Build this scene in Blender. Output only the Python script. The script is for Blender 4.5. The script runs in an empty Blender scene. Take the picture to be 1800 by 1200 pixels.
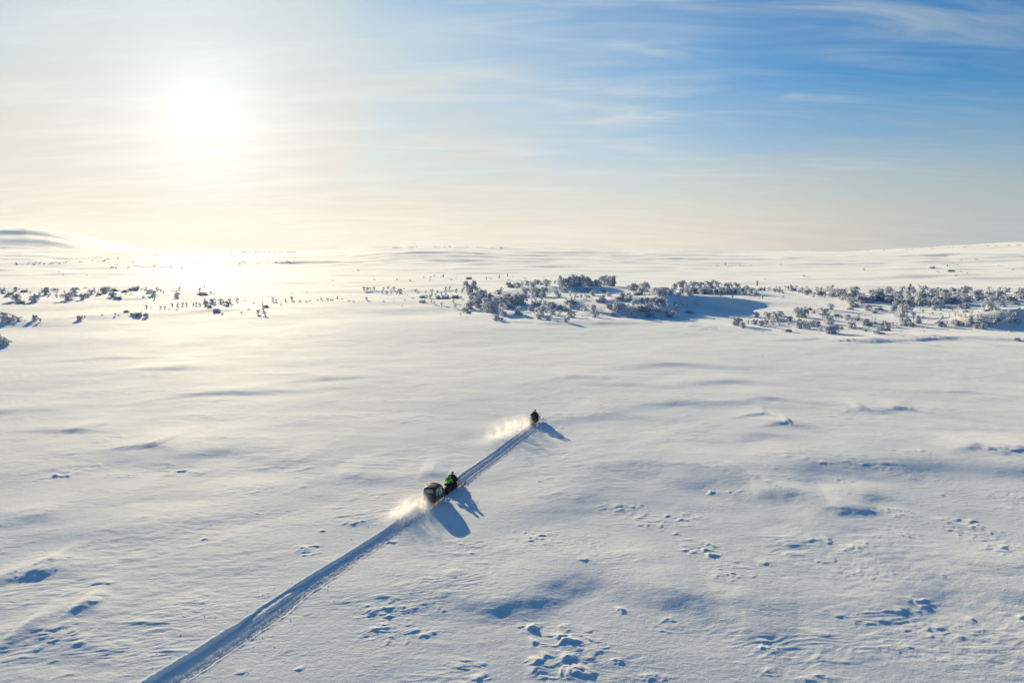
import bpy, bmesh, math, random
import numpy as np
from mathutils import Vector, Matrix, Euler

sc = bpy.context.scene
COL = sc.collection
R = math.radians

# ------------------------------------------------------------------ camera, sky, sun, exposure
H = 22.0                       # the drone's height over the snow
PITCH = R(7.36)
SUN_AZ, SUN_EL = R(-23.65), R(10.1)
cam = bpy.data.objects.new('camera', bpy.data.cameras.new('camera'))
COL.objects.link(cam)
sc.camera = cam
cam.location = (0, 0, H)
cam.rotation_euler = (R(90) - PITCH, 0, 0)
cam.data.lens = 24
cam.data.sensor_width = 36
cam.data.clip_start = 0.5
cam.data.clip_end = 40000

EXPOSURE = 0.4
sc.view_settings.view_transform = 'Standard'
sc.view_settings.look = 'None'
sc.view_settings.gamma = 1
sc.view_settings.use_curve_mapping = False
sc.view_settings.exposure = EXPOSURE
SUN_DIR = Vector((math.sin(SUN_AZ) * math.cos(SUN_EL), math.cos(SUN_AZ) * math.cos(SUN_EL), math.sin(SUN_EL)))
sun = bpy.data.objects.new('sun', bpy.data.lights.new('sun', 'SUN'))
COL.objects.link(sun)
sun.data.energy = 4.5
sun.data.angle = R(0.5)
sun.data.color = (1.0, 0.83, 0.51)
sun.rotation_euler = SUN_DIR.to_track_quat('Z', 'Y').to_euler()
sc.cycles.volume_bounces = 4
sc.cycles.max_bounces = 8
sc.cycles.diffuse_bounces = 5
sc.cycles.transparent_max_bounces = 12
sc.cycles.use_denoising = True
sc.cycles.volume_step_rate = 1.0


class NT:
    """Small helper for node trees."""
    def __init__(self, tree):
        self.t = tree

    def n(self, kind, **kw):
        nd = self.t.nodes.new(kind)
        for k, v in kw.items():
            setattr(nd, k, v)
        return nd

    def put(self, sock, v):
        if hasattr(v, 'is_output') or hasattr(v, 'links'):
            self.t.links.new(v, sock)
        else:
            sock.default_value = v

    def m(self, op, a, b=0.0, c=0.0, clamp=False):
        nd = self.n('ShaderNodeMath', operation=op, use_clamp=clamp)
        for i, v in enumerate((a, b, c)):
            self.put(nd.inputs[i], v)
        return nd.outputs[0]

    def vm(self, op, a, b=(0, 0, 0), out=0):
        nd = self.n('ShaderNodeVectorMath', operation=op)
        self.put(nd.inputs[0], a)
        self.put(nd.inputs[1], b)
        return nd.outputs[out]

    def mix(self, f, a, b, mode='MIX'):
        nd = self.n('ShaderNodeMix', data_type='RGBA', blend_type=mode)
        self.put(nd.inputs[0], f)
        self.put(nd.inputs[6], a)
        self.put(nd.inputs[7], b)
        return nd.outputs[2]

    def ss(self, v, lo, hi, a=0.0, b=1.0):
        nd = self.n('ShaderNodeMapRange', interpolation_type='SMOOTHSTEP')
        self.put(nd.inputs[0], v)
        for i, x in enumerate((lo, hi, a, b)):
            self.put(nd.inputs[i + 1], x)
        return nd.outputs[0]

    def noise(self, vec, scale, detail=4, rough=0.55, dist=0.0):
        nd = self.n('ShaderNodeTexNoise')
        self.put(nd.inputs['Vector'], vec)
        nd.inputs['Scale'].default_value = scale
        nd.inputs['Detail'].default_value = detail
        nd.inputs['Roughness'].default_value = rough
        nd.inputs['Distortion'].default_value = dist
        return nd.outputs[0]


world = bpy.data.worlds.new('World')
sc.world = world
world.use_nodes = True
T = NT(world.node_tree)
BG = world.node_tree.nodes['Background']
K = 1.0 / (0.1 * 2 ** EXPOSURE)             # seen brightness -> value under strength 0.1


def kc(c):
    return tuple(x * K for x in c) + (1.0,)


sky = T.n('ShaderNodeTexSky', sky_type='NISHITA', sun_disc=False, sun_elevation=SUN_EL, sun_rotation=SUN_AZ,
          air_density=1.0, dust_density=0.4, ozone_density=3.0)
tc = T.n('ShaderNodeTexCoord')
D = T.vm('NORMALIZE', tc.outputs['Generated'])
sep = T.n('ShaderNodeSeparateXYZ')
T.put(sep.inputs[0], D)
theta = T.m('MULTIPLY', T.m('ARCCOSINE', T.vm('DOT_PRODUCT', D, tuple(SUN_DIR), out=1)), 57.29578)
el = T.m('MULTIPLY', T.m('ARCSINE', sep.outputs[2]), 57.29578)


def gauss(v, w):
    q = T.m('DIVIDE', v, w)
    return T.m('EXPONENT', T.m('MULTIPLY', T.m('MULTIPLY', q, q), -1.0))


# thin cirrus drawn out into long streaks: noise on the plane of the cloud layer
inv = T.m('DIVIDE', 1.0, T.m('ADD', T.m('MAXIMUM', sep.outputs[2], 0.0), 0.13))
plane = T.vm('MULTIPLY', D, (1, 1, 0))
sc_n = T.n('ShaderNodeVectorMath', operation='SCALE')
T.put(sc_n.inputs[0], plane)
T.put(sc_n.inputs['Scale'], inv)
mp = T.n('ShaderNodeMapping')
T.put(mp.inputs[0], sc_n.outputs[0])
mp.inputs['Rotation'].default_value = (0, 0, R(17))
mp.inputs['Scale'].default_value = (0.75, 3.0, 1)
mp2 = T.n('ShaderNodeMapping')
T.put(mp2.inputs[0], sc_n.outputs[0])
mp2.inputs['Rotation'].default_value = (0, 0, R(6))
mp2.inputs['Location'].default_value = (3.1, 1.7, 0)
mp2.inputs['Scale'].default_value = (0.8, 1.7, 1)
streak = T.noise(mp.outputs[0], 1.5, 8, 0.62, 0.9)
broad = T.noise(mp2.outputs[0], 0.9, 4, 0.5, 0.6)
st = T.ss(streak, 0.38, 0.72)
br = T.ss(broad, 0.35, 0.68)
vh = T.ss(T.m('ADD', el, T.m('MULTIPLY', T.m('SUBTRACT', streak, 0.5), 9.0)), 12.5, 1.0)
vs = T.m('MULTIPLY', T.m('MULTIPLY', gauss(theta, 33.0), T.m('ADD', 1.0, T.m('MULTIPLY', br, 0.45))), T.ss(el, 34.0, 9.0), clamp=True)
vc = T.m('MULTIPLY', T.m('MULTIPLY', st, T.m('ADD', 0.14, T.m('MULTIPLY', br, 0.52))), T.ss(theta, 95.0, 38.0))
veil = T.m('SUBTRACT', 1.0, T.m('MULTIPLY', T.m('MULTIPLY', T.m('SUBTRACT', 1.0, vh), T.m('SUBTRACT', 1.0, vs)),
                                T.m('SUBTRACT', 1.0, vc)), clamp=True)
hue = T.mix(T.ss(el, 0.0, 19.0), (1.0, 0.935, 0.83, 1), (0.78, 0.87, 0.89, 1))
hue = T.mix(T.ss(theta, 44.0, 66.0), hue, (0.90, 1.0, 1.03, 1))
hue = T.mix(T.ss(theta, 64.0, 120.0), hue, (0.58, 0.86, 1.10, 1))
bright = T.m('ADD', T.ss(theta, 70.0, 29.0, 0.49, 0.80), T.ss(theta, 62.0, 125.0, 0.0, -0.24))
bright = T.m('MULTIPLY', bright, T.m('ADD', 0.95, T.m('MULTIPLY', st, 0.09)))
bright = T.m('ADD', bright, T.m('MULTIPLY', T.m('EXPONENT', T.m('DIVIDE', theta, -7.5)), 0.13))
vcol = T.n('ShaderNodeVectorMath', operation='SCALE')
T.put(vcol.inputs[0], hue)
T.put(vcol.inputs['Scale'], T.m('MULTIPLY', bright, K))
deep = T.mix(T.ss(el, 10.0, 55.0), (0.15, 0.69, 1.04, 1), (0.12, 0.64, 0.92, 1))
blue = T.mix(1.0, sky.outputs[0], deep, 'MULTIPLY')
veil = T.m('MAXIMUM', veil, T.ss(theta, 27.0, 9.0))
skyc = T.mix(veil, blue, vcol.outputs[0])
core = T.m('ADD', T.m('MULTIPLY', gauss(theta, 4.4), 0.15), T.m('MULTIPLY', gauss(theta, 10.0), 0.10))
corev = T.n('ShaderNodeVectorMath', operation='SCALE')
corev.inputs[0].default_value = (1, 0.97, 0.92)
T.put(corev.inputs['Scale'], T.m('MULTIPLY', core, K))
fin = T.vm('ADD', skyc, corev.outputs[0])
T.put(BG.inputs[0], fin)
BG.inputs[1].default_value = 0.1

# ------------------------------------------------------------------ helpers
CP, SP = math.cos(PITCH), math.sin(PITCH)


def ray(px, py):
    u = 600.0 - py
    return np.array((px - 900.0, 1200 * CP + u * SP, u * CP - 1200 * SP))


def G(px, py, z=0.0):
    """Point of the level z seen at a place of the 1800 x 1200 photograph."""
    d = ray(px, py)
    k = (z - H) / d[2]
    return np.array((d[0] * k, d[1] * k))


def tag(o, label=None, category=None, group=None, kind=None):
    if label:
        o['label'] = label
    if category:
        o['category'] = category
    if group:
        o['group'] = group
    if kind:
        o['kind'] = kind
    return o


def principled(name, col, rough=0.5, spec=0.5, metal=0.0, bump=0.0, bscale=40.0, var=0.0, coat=0.0, **kw):
    m = bpy.data.materials.new(name)
    m.use_nodes = True
    t = NT(m.node_tree)
    p = m.node_tree.nodes['Principled BSDF']
    p.inputs['Roughness'].default_value = rough
    p.inputs['Specular IOR Level'].default_value = spec
    p.inputs['Metallic'].default_value = metal
    p.inputs['Coat Weight'].default_value = coat
    tcn = t.n('ShaderNodeTexCoord')
    if var:
        nz = t.noise(tcn.outputs['Object'], bscale * 0.3, 4)
        c0 = tuple(max(0, x * (1 - var)) for x in col) + (1,)
        c1 = tuple(min(1, x * (1 + var)) for x in col) + (1,)
        t.put(p.inputs['Base Color'], t.mix(t.ss(nz, 0.35, 0.65), c0, c1))
    else:
        p.inputs['Base Color'].default_value = tuple(col) + (1,)
    if bump:
        b = t.n('ShaderNodeBump')
        b.inputs['Strength'].default_value = bump
        b.inputs['Distance'].default_value = 0.02
        t.put(b.inputs['Height'], t.noise(tcn.outputs['Object'], bscale, 5))
        t.put(p.inputs['Normal'], b.outputs[0])
    for k, v in kw.items():
        p.inputs[k].default_value = v
    return m


# snow: white, forward-glinting crust with a fine wind-worked grain
def snow_material(name, fine=1.0, rough_tracks=0.0):
    m = bpy.data.materials.new(name)
    m.use_nodes = True
    t = NT(m.node_tree)
    p = m.node_tree.nodes['Principled BSDF']
    g = t.n('ShaderNodeNewGeometry')
    pos = g.outputs['Position']
    mpn = t.n('ShaderNodeMapping')
    t.put(mpn.inputs[0], pos)
    mpn.inputs['Rotation'].default_value = (0, 0, R(-24))
    mpn.inputs['Scale'].default_value = (0.42, 1.0, 1.0)
    big = t.noise(pos, 0.06, 3)
    t.put(p.inputs['Base Color'], t.mix(t.ss(big, 0.3, 0.7), (0.86, 0.87, 0.875, 1), (0.90, 0.90, 0.895, 1)))
    p.inputs['Roughness'].default_value = 0.56
    t.put(p.inputs['Roughness'], t.ss(big, 0.3, 0.7, 0.86, 0.80))
    p.inputs['Specular IOR Level'].default_value = 0.12
    p.inputs['Sheen Weight'].default_value = 0.42
    p.inputs['Sheen Roughness'].default_value = 0.5
    h1 = t.noise(pos, 8.0, 6, 0.66)
    h2 = t.noise(mpn.outputs[0], 2.2, 5, 0.62, 0.5)
    patch = t.ss(t.noise(pos, 0.16, 3), 0.42, 0.66)
    h = t.m('ADD', t.m('MULTIPLY', h1, 0.35 + rough_tracks), t.m('MULTIPLY', h2, t.m('ADD', 0.30, t.m('MULTIPLY', patch, 0.55))))
    b = t.n('ShaderNodeBump')
    b.inputs['Strength'].default_value = 0.8 * fine
    b.inputs['Distance'].default_value = 0.11
    t.put(b.inputs['Height'], h)
    t.put(p.inputs['Normal'], b.outputs[0])
    return m


M_SNOW = snow_material('snow_crust')
M_TRACK = snow_material('churned_snow', 1.0, 0.15)


def mesh_obj(name, verts, faces, mat=None, parent=None, smooth=False):
    me = bpy.data.meshes.new(name)
    me.from_pydata([tuple(v) for v in verts], [], [tuple(f) for f in faces])
    if smooth:
        me.shade_smooth()
    if mat:
        me.materials.append(mat)
    o = bpy.data.objects.new(name, me)
    COL.objects.link(o)
    o.parent = parent
    return o


def grid_mesh(name, V, Q, mat):
    """Quads Q (indices into V) as one mesh with only the vertices used."""
    used = np.unique(Q)
    remap = np.zeros(len(V), np.int32)
    remap[used] = np.arange(len(used))
    q = remap[Q]
    me = bpy.data.meshes.new(name)
    me.vertices.add(len(used))
    me.vertices.foreach_set('co', V[used].astype(np.float32).ravel())
    me.loops.add(q.size)
    me.loops.foreach_set('vertex_index', q.astype(np.int32).ravel())
    me.polygons.add(len(q))
    me.polygons.foreach_set('loop_start', np.arange(0, q.size, 4, dtype=np.int32))
    me.update(calc_edges=True)
    me.shade_smooth()
    me.materials.append(mat)
    o = bpy.data.objects.new(name, me)
    COL.objects.link(o)
    return o


# ------------------------------------------------------------------ the lie of the land
_rs = np.random.RandomState(7)
PERM = _rs.permutation(512).astype(np.int32)
PERM = np.concatenate([PERM, PERM])
ANG = _rs.rand(512) * 2 * np.pi
GX, GY = np.cos(ANG), np.sin(ANG)


def perlin(x, y, seed=0):
    xi = np.floor(x).astype(np.int64)
    yi = np.floor(y).astype(np.int64)
    xf, yf = x - xi, y - yi
    u = xf * xf * xf * (xf * (xf * 6 - 15) + 10)
    v = yf * yf * yf * (yf * (yf * 6 - 15) + 10)

    def g(ix, iy, fx, fy):
        hsh = PERM[(PERM[(ix + seed * 37) & 511] + iy) & 511]
        return GX[hsh] * fx + GY[hsh] * fy
    a = g(xi, yi, xf, yf)
    b = g(xi + 1, yi, xf - 1, yf)
    c = g(xi, yi + 1, xf, yf - 1)
    d = g(xi + 1, yi + 1, xf - 1, yf - 1)
    return (a + (b - a) * u + (c + (d - c) * u - a - (b - a) * u) * v) * 1.5


def fbm(x, y, octs, seed=0, gain=0.5):
    s, a = 0, 1.0
    for i in range(octs):
        s = s + a * perlin(x * 2 ** i, y * 2 ** i, seed + i)
        a *= gain
    return s


def sst(e0, e1, x):
    t = np.clip((x - e0) / (e1 - e0), 0, 1)
    return t * t * (3 - 2 * t)


# skyline: photograph column -> row of the land's edge
SKY_PLAIN = [(-2600, 441), (-600, 440), (0, 441), (280, 441.5), (420, 442), (520, 442), (600, 440), (660, 436.5), (720, 434), (800, 433),
             (880, 435), (1000, 438), (1150, 440), (1300, 442), (1480, 443), (1520, 440.5), (1600, 438), (1700, 434),
             (1800, 430), (2100, 424), (3200, 436)]
SKY_HILL = [(-2600, 445), (-700, 440), (-350, 415), (-100, 405), (0, 404), (45, 402.5), (85, 406), (120, 412), (160, 420),
            (200, 430), (245, 439), (290, 446), (400, 460), (3200, 470)]


def az_el(tab):
    out = []
    for x, y in tab:
        d = ray(x, y)
        out.append((math.atan2(d[0], d[1]), math.atan2(d[2], math.hypot(d[0], d[1]))))
    return np.array(out)


AE1, AE2 = az_el(SKY_PLAIN), az_el(SKY_HILL)
D1, D2 = 2500.0, 3600.0


def far_height(x, y):
    d = np.hypot(x, y)
    az = np.arctan2(x, y)
    h1 = H + np.tan(np.interp(az, AE1[:, 0], AE1[:, 1], left=0.004, right=0.004)) * D1
    h2 = H + np.tan(np.interp(az, AE2[:, 0], AE2[:, 1], left=-0.01, right=-0.01)) * D2
    z = h1 * sst(650, D1, d) * (1 - 0.3 * sst(2700, 5500, d))
    z2 = np.maximum(h2, 0) * sst(1500, D2, d) * (1 - 0.3 * sst(3800, 5800, d))
    k = 6.0
    m = np.maximum(z, z2)
    return m + np.log1p(np.exp(-np.abs(z - z2) / k)) * k * sst(1200, 1800, d) * sst(0, 30, z2)


def smooth_line(P, hs, step):
    """Catmull-Rom through the points P with their heights."""
    P = np.column_stack([np.asarray(P, float)[:, :2], hs])
    out = []
    for i in range(len(P) - 1):
        p0, p1, p2, p3 = P[max(i - 1, 0)], P[i], P[i + 1], P[min(i + 2, len(P) - 1)]
        n = int(np.clip(np.hypot(*(p2 - p1)[:2]) / step, 2, 7))
        for k in range(n):
            t = k / n
            out.append(0.5 * ((2 * p1) + (-p0 + p2) * t + (2 * p0 - 5 * p1 + 4 * p2 - p3) * t * t + (-p0 + 3 * p1 - 3 * p2 + p3) * t ** 3))
    out.append(P[-1])
    return np.array(out)


def crest(P, x, y, pts, h, wl, wb, power=2.0):
    """A drift: long gentle windward back (wb), short lee (wl) on the side facing the camera. pts: ground points."""
    pts = np.asarray(pts, float)
    hs = np.full(len(pts), h, float) if np.isscalar(h) else np.asarray(h, float)
    q = smooth_line(pts, hs, max(wl * 0.6, 0.4))
    pts, hs = q[:, :2], np.maximum(q[:, 2], 0)
    chord = pts[-1] - pts[0]
    CL = np.hypot(*chord)
    chord = chord / CL
    proj = np.maximum.accumulate((pts - pts[0]) @ chord)
    fin_ = (wb * 0.6 + wl * 0.8)
    ext = fin_ * 3
    a0 = pts[0] - pts[1]
    a1 = pts[-1] - pts[-2]
    line = np.vstack([pts[0] + a0 / np.hypot(*a0) * ext, pts, pts[-1] + a1 / np.hypot(*a1) * ext])
    mg = max(wl, wb) * 2.4
    sel = np.where((x > line[:, 0].min() - mg) & (x < line[:, 0].max() + mg) & (y > line[:, 1].min() - mg) & (y < line[:, 1].max() + mg))[0]
    if not len(sel):
        return
    X, Y = x[sel], y[sel]
    wig = (perlin(X / (wb * 0.9), Y / (wb * 0.9), 50) + .6 * perlin(X / (wb * 0.3), Y / (wb * 0.3), 51)) * wl * (0.42 if wb > 15 else 0.16)
    best = np.full(len(sel), 1e9)
    S = np.zeros(len(sel))
    for i in range(len(line) - 1):
        a, b = line[i], line[i + 1]
        ab = b - a
        L = np.hypot(*ab)
        t = ((X - a[0]) * ab[0] + (Y - a[1]) * ab[1]) / (L * L)
        tc_ = np.clip(t, 0, 1)
        dd = np.hypot(X - (a[0] + ab[0] * tc_), Y - (a[1] + ab[1] * tc_))
        s = (X - a[0]) * ab[1] - (Y - a[1]) * ab[0]             # >0 on the right-hand side when walking from a to b
        m = dd < best - 1e-9
        best = np.where(m, dd, best)
        S = np.where(m, np.sign(s) * dd, S)
    S = S + wig
    u = (X - pts[0, 0]) * chord[0] + (Y - pts[0, 1]) * chord[1]
    HH = np.interp(u, proj, hs)
    E = np.maximum(0, np.maximum(-u, u - CL))
    back = np.exp(-np.abs(np.minimum(S, 0) / wb) ** power)
    lee = 1 - sst(0, wl * 1.25, S)
    z = HH * np.where(S < 0, back, lee) * np.exp(-(E / fin_) ** 2)
    P[sel] += z


def px_line(pts, z=0.0):
    return [G(p[0], p[1], z if len(p) < 3 else p[2]) for p in pts]


# banks in the birch belt, px + level of the crest
BANKS = [
    (px_line([(960, 531, 2), (1040, 524, 4), (1110, 519, 5.2), (1170, 516, 6.0), (1225, 514, 6.5), (1270, 514, 5.6), (1300, 517, 2.5)]),
     [1.2, 2.4, 3.4, 4.2, 4.8, 3.6, 1.0], 16, 60),
    (px_line([(1010, 545, 1.6), (1050, 540, 2.6), (1095, 535.5, 3.8), (1140, 534, 3.9), (1190, 535, 2.2)]), [0.8, 2.2, 3.6, 3.5, 1.2], 15, 30),
    (px_line([(1655, 548, 2.0), (1700, 545, 3.5), (1750, 541, 5.0), (1800, 538, 5.8), (1900, 535, 6.5)]), [0.8, 2.6, 4.4, 5.4, 6.0], 17, 45),
    (px_line([(860, 512, 2.0), (940, 506, 2.5), (1010, 503, 3), (1080, 504, 2)]), [1, 2.0, 2.6, 1.2], 18, 60),
    (px_line([(1400, 520, 1.0), (1500, 523, 1.8), (1600, 522, 2.2), (1700, 522, 2.5)]), [0.8, 1.4, 1.8, 1.8], 25, 60),
]
DRIFTS = [  # px crest, height, lee width, back width
    ([(0, 829), (150, 808), (250, 792), (330, 795), (420, 781), (520, 791), (640, 780)], [.22, .2, .35, .5, .42, .2, .1], 3.4, 9),
    ([(915, 885), (960, 862), (1000, 842), (1040, 818), (1130, 813), (1210, 823), (1290, 833), (1328, 847)], [.12, .24, .36, .46, .5, .55, .7, .6], 3.4, 11),
    ([(1310, 823), (1400, 815), (1500, 812), (1560, 808), (1650, 806), (1780, 818), (1880, 822)], [.3, .55, .52, .6, .5, .75, .6], 3.4, 11),
    ([(690, 1040), (790, 1047), (870, 1056), (940, 1036), (1010, 1010), (1060, 1008), (1110, 1026), (1180, 1041), (1250, 1044)], [.1, .22, .42, .44, .34, .22, .3, .46, .2], 1.5, 4.8),
    ([(1210, 1068), (1290, 1078), (1330, 1093), (1400, 1108)], [.1, .26, .26, .06], 1.5, 3.5),
    ([(1480, 1058), (1560, 1056), (1600, 1042), (1660, 1038), (1720, 1043), (1820, 1050)], [.1, .24, .26, .1, .22, .2], 1.4, 3.8),
    ([(1425, 896), (1445, 902), (1475, 904), (1505, 896), (1515, 880)], [.12, .3, .34, .3, .1], 1.1, 3.0),
    ([(1320, 868), (1350, 872), (1410, 872), (1450, 880)], [.2, .3, .22, .05], 1.6, 4.5),
    ([(1500, 872), (1540, 869), (1600, 878)], [.12, .16, .05], 1.4, 3.5),
    ([(1340, 940), (1390, 950), (1440, 943)], [.08, .14, .1], 1.0, 3.0),
    ([(1690, 996), (1730, 1001), (1790, 990)], [.1, .14, .1], 1.0, 3.0),
    ([(38, 1012), (62, 1007), (80, 1009), (104, 1006)], [.2, .42, .36, .08], 0.75, 2.1),
    ([(70, 990), (86, 986), (106, 992)], [.1, .22, .08], 0.5, 1.8),
    ([(122, 1074), (146, 1068), (172, 1072)], [.12, .34, .1], 0.65, 2.0),
    ([(0, 1130), (26, 1120), (60, 1110), (90, 1114), (140, 1130)], [.16, .26, .2, .14, .08], .9, 2.6),
    ([(0, 904), (60, 899), (130, 884), (220, 872), (300, 862), (400, 856)], [.2, .24, .12, .1, .12, .08], 1.8, 5),
    ([(30, 916), (80, 909), (130, 905)], [.08, .14, .06], 1.2, 3),
    ([(190, 934), (240, 930), (300, 918), (380, 905), (440, 892), (520, 872)], [.16, .22, .2, .16, .14, .08], 1.9, 5.5),
    ([(290, 698), (340, 692), (400, 689), (480, 686), (575, 680)], [.12, .34, .4, .26, .14], 2.0, 7),
    ([(105, 757), (132, 757), (165, 757)], [.2, .45, .15], 1.2, 5), ([(250, 787), (268, 786), (284, 788)], [.3, .5, .2], 1.2, 4),
    ([(545, 667), (570, 665), (600, 663)], [.2, .4, .2], 1.8, 6), ([(120, 632), (180, 629), (240, 628)], [.2, .4, .2], 2.2, 8),
    ([(270, 649), (310, 648), (340, 647)], [.2, .35, .1], 2, 6), ([(0, 723), (45, 720)], [.4, .2], 2, 6),
    ([(1110, 643), (1170, 639), (1250, 641)], [.3, .6, .25], 3.2, 9), ([(1250, 669), (1280, 667), (1320, 669)], [.3, .45, .2], 2.4, 8),
    ([(1150, 709), (1180, 706), (1235, 706)], [.3, .45, .2], 2.4, 7), ([(985, 665), (1010, 663), (1050, 664)], [.2, .4, .2], 2.4, 7),
    ([(1065, 675), (1095, 676), (1135, 678)], [.25, .35, .2], 2.2, 7), ([(1320, 701), (1350, 698), (1380, 700)], [.2, .4, .2], 2, 6),
    ([(1008, 733), (1060, 727), (1140, 731)], [.2, .3, .1], 2.6, 8), ([(1500, 718), (1512, 717), (1528, 719)], [.2, .5, .2], 1.4, 4),
    ([(1560, 717), (1580, 715), (1612, 719)], [.2, .5, .2], 1.4, 4), ([(1374, 745), (1383, 744), (1392, 746)], [.3, .5, .2], .9, 3),
    ([(1332, 729), (1342, 728), (1352, 730)], [.3, .4, .2], .9, 3), ([(1335, 741), (1370, 746)], [.15, .15], 1, 3),
    ([(1270, 770), (1330, 762), (1380, 764)], [.1, .3, .1], 2.4, 8), ([(1705, 788), (1715, 786), (1725, 788)], [.3, .3, .1], 1, 3),
    ([(1760, 790), (1795, 788), (1840, 790)], [.3, .5, .3], 1.8, 5), ([(1650, 684), (1690, 685), (1720, 687)], [.15, .3, .15], 2, 8),
    ([(590, 832), (630, 829), (690, 832)], [.1, .22, .06], 1.8, 5), ([(735, 828), (760, 825), (790, 828)], [.1, .3, .1], 1.2, 4),
    ([(470, 812), (530, 806), (590, 822)], [.1, .2, .05], 2.0, 6), ([(930, 895), (1020, 884), (1100, 880), (1180, 879)], [.05, .12, .16, .1], 1.6, 4),
    ([(850, 562), (930, 567), (1030, 568.5), (1110, 568)], [.3, .8, .9, .5], 5, 20), ([(1195, 571), (1230, 571), (1250, 572)], [.3, .7, .3], 4, 12),
    ([(1225, 579), (1245, 578), (1262, 580)], [.3, .7, .3], 3, 10), ([(1205, 575), (1215, 575), (1240, 576)], [.3, .6, .3], 3, 10),
    ([(1395, 597), (1430, 596), (1450, 597)], [.4, .6, .3], 3, 10), ([(1525, 600.5), (1540, 599.5), (1556, 600.5)], [.5, .9, .5], 3, 10),
    ([(1570, 593), (1588, 592), (1605, 594)], [.5, 1.1, .5], 3, 10), ([(1625, 594), (1640, 593), (1655, 594.5)], [.5, 1.0, .5], 3, 10),
    ([(1682, 595), (1694, 595), (1706, 598)], [.5, .9, .5], 3, 10), ([(1720, 597), (1770, 597), (1840, 597)], [.4, .7, .7], 3.5, 12),
    ([(180, 521), (215, 526), (270, 524)], [.5, 1.0, .3], 8, 25), ([(330, 551), (380, 547), (440, 543)], [.3, .8, .2], 6, 18),
    ([(120, 560), (160, 558), (200, 562)], [.5, 1.0, .2], 7, 20), ([(20, 571), (80, 569), (130, 572)], [.3, .7, .2], 5, 14),
    ([(1630, 486), (1700, 489), (1800, 490)], [2, 3, 3], 35, 120), ([(1450, 489), (1560, 486), (1640, 488)], [1.5, 2.5, 1.5], 35, 120),
    ([(1560, 470), (1620, 466), (1690, 466), (1760, 470)], [2, 4, 4, 2], 60, 160),
]
# wind-cut patches (sastrugi): px centre, px radii, height m, size m
PATCHES = [
    (1000, 1128, 72, 30, .30, 1.25), (1000, 1175, 85, 28, .34, 1.15), (930, 1100, 22, 12, .26, .9), (1090, 1072, 18, 7, .13, .8), (1090, 1162, 20, 7, .13, .8),
    (680, 1078, 60, 22, .15, .85), (700, 1112, 70, 22, .14, .8), (760, 1070, 30, 14, .10, .7), (1235, 968, 36, 20, .22, .95), (1280, 1010, 50, 20, .12, .7),
    (1180, 915, 75, 16, .17, 1.0), (1100, 895, 50, 14, .12, .8), (950, 945, 55, 16, .13, .85), (820, 962, 45, 14, .12, .75),
    (1560, 1085, 90, 16, .16, 1.1), (1650, 1110, 90, 16, .12, .9), (1620, 1062, 24, 10, .2, .9), (1690, 918, 50, 14, .19, 1.1), (1720, 940, 70, 20, .09, .7), (1770, 970, 50, 20, .15, .9),
    (1580, 905, 30, 12, .18, .9), (1590, 945, 30, 10, .15, .9), (1440, 953, 22, 6, .2, .8), (1510, 970, 40, 10, .15, .8), (1450, 985, 20, 6, .14, .7), (1520, 1010, 70, 20, .06, .6),
    (95, 838, 45, 9, .26, 1.5), (150, 826, 40, 8, .14, 1.0), (210, 836, 40, 8, .14, 1.0), (320, 832, 45, 7, .24, 1.3), (280, 822, 30, 8, .1, .8), (540, 966, 32, 12, .14, .9), (620, 918, 22, 6, .18, .9),
    (60, 995, 80, 25, .07, .5), (110, 1120, 60, 25, .08, .5), (470, 900, 70, 16, .06, .6), (420, 865, 60, 10, .08, .8),
    (1480, 850, 40, 12, .07, .6), (1250, 865, 16, 5, .22, .7), (1290, 868, 20, 4, .16, .7), (1640, 842, 60, 16, .05, .6), (1500, 870, 50, 10, .08, .7),
    (1350, 1140, 14, 10, .16, .6), (1360, 1185, 40, 10, .1, .8), (1180, 1100, 35, 14, .12, .9), (820, 1170, 40, 12, .12, .9), (830, 1196, 40, 8, .15, 1.0),
    (1760, 870, 40, 10, .12, 1.0), (1600, 800, 40, 6, .12, 1.2), (1780, 800, 40, 8, .2, 1.2), (1400, 795, 60, 8, .05, .8), (900, 800, 60, 10, .05, .9),
    (40, 660, 40, 8, .16, 2.0), (30, 672, 30, 6, .14, 1.8), (155, 672, 25, 5, .14, 1.6), (260, 660, 24, 4, .2, 1.6), (165, 636, 30, 4, .14, 2.0), (40, 706, 30, 4, .16, 1.6),
    (40, 770, 30, 6, .14, 1.2), (360, 750, 28, 6, .14, 1.3), (185, 746, 20, 4, .1, 1.2), (75, 754, 14, 3, .16, 1.2), (1580, 716, 30, 4, .12, 1.2), (1620, 1150, 80, 18, .07, .7), (1440, 1196, 50, 8, .12, 1.0),
    (340, 1060, 60, 20, .03, .5), (780, 1010, 120, 24, .035, .6), (1050, 960, 80, 20, .04, .6), (500, 1150, 80, 30, .02, .5), (1150, 1190, 30, 8, .14, .9), (1640, 1020, 60, 16, .05, .6),
]

TRACK_PX = [(134, 1290), (218, 1243), (291, 1199), (390, 1136), (458, 1091), (526, 1040), (597, 994), (697, 928), (757, 883), (785, 863), (811, 843), (849, 815),
            (880, 793), (912, 769), (938, 750), (944, 745.5)]
TP = np.array([G(*p) for p in TRACK_PX])


def resample(P, step=0.5):
    """Catmull-Rom through P, points about every step metres."""
    out = []
    for i in range(len(P) - 1):
        p0, p1, p2, p3 = P[max(i - 1, 0)], P[i], P[i + 1], P[min(i + 2, len(P) - 1)]
        n = max(2, int(np.hypot(*(p2 - p1)) / step))
        for k in range(n):
            t = k / n
            out.append(0.5 * ((2 * p1) + (-p0 + p2) * t + (2 * p0 - 5 * p1 + 4 * p2 - p3) * t * t + (-p0 + 3 * p1 - 3 * p2 + p3) * t ** 3))
    out.append(P[-1])
    return np.array(out)


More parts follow.
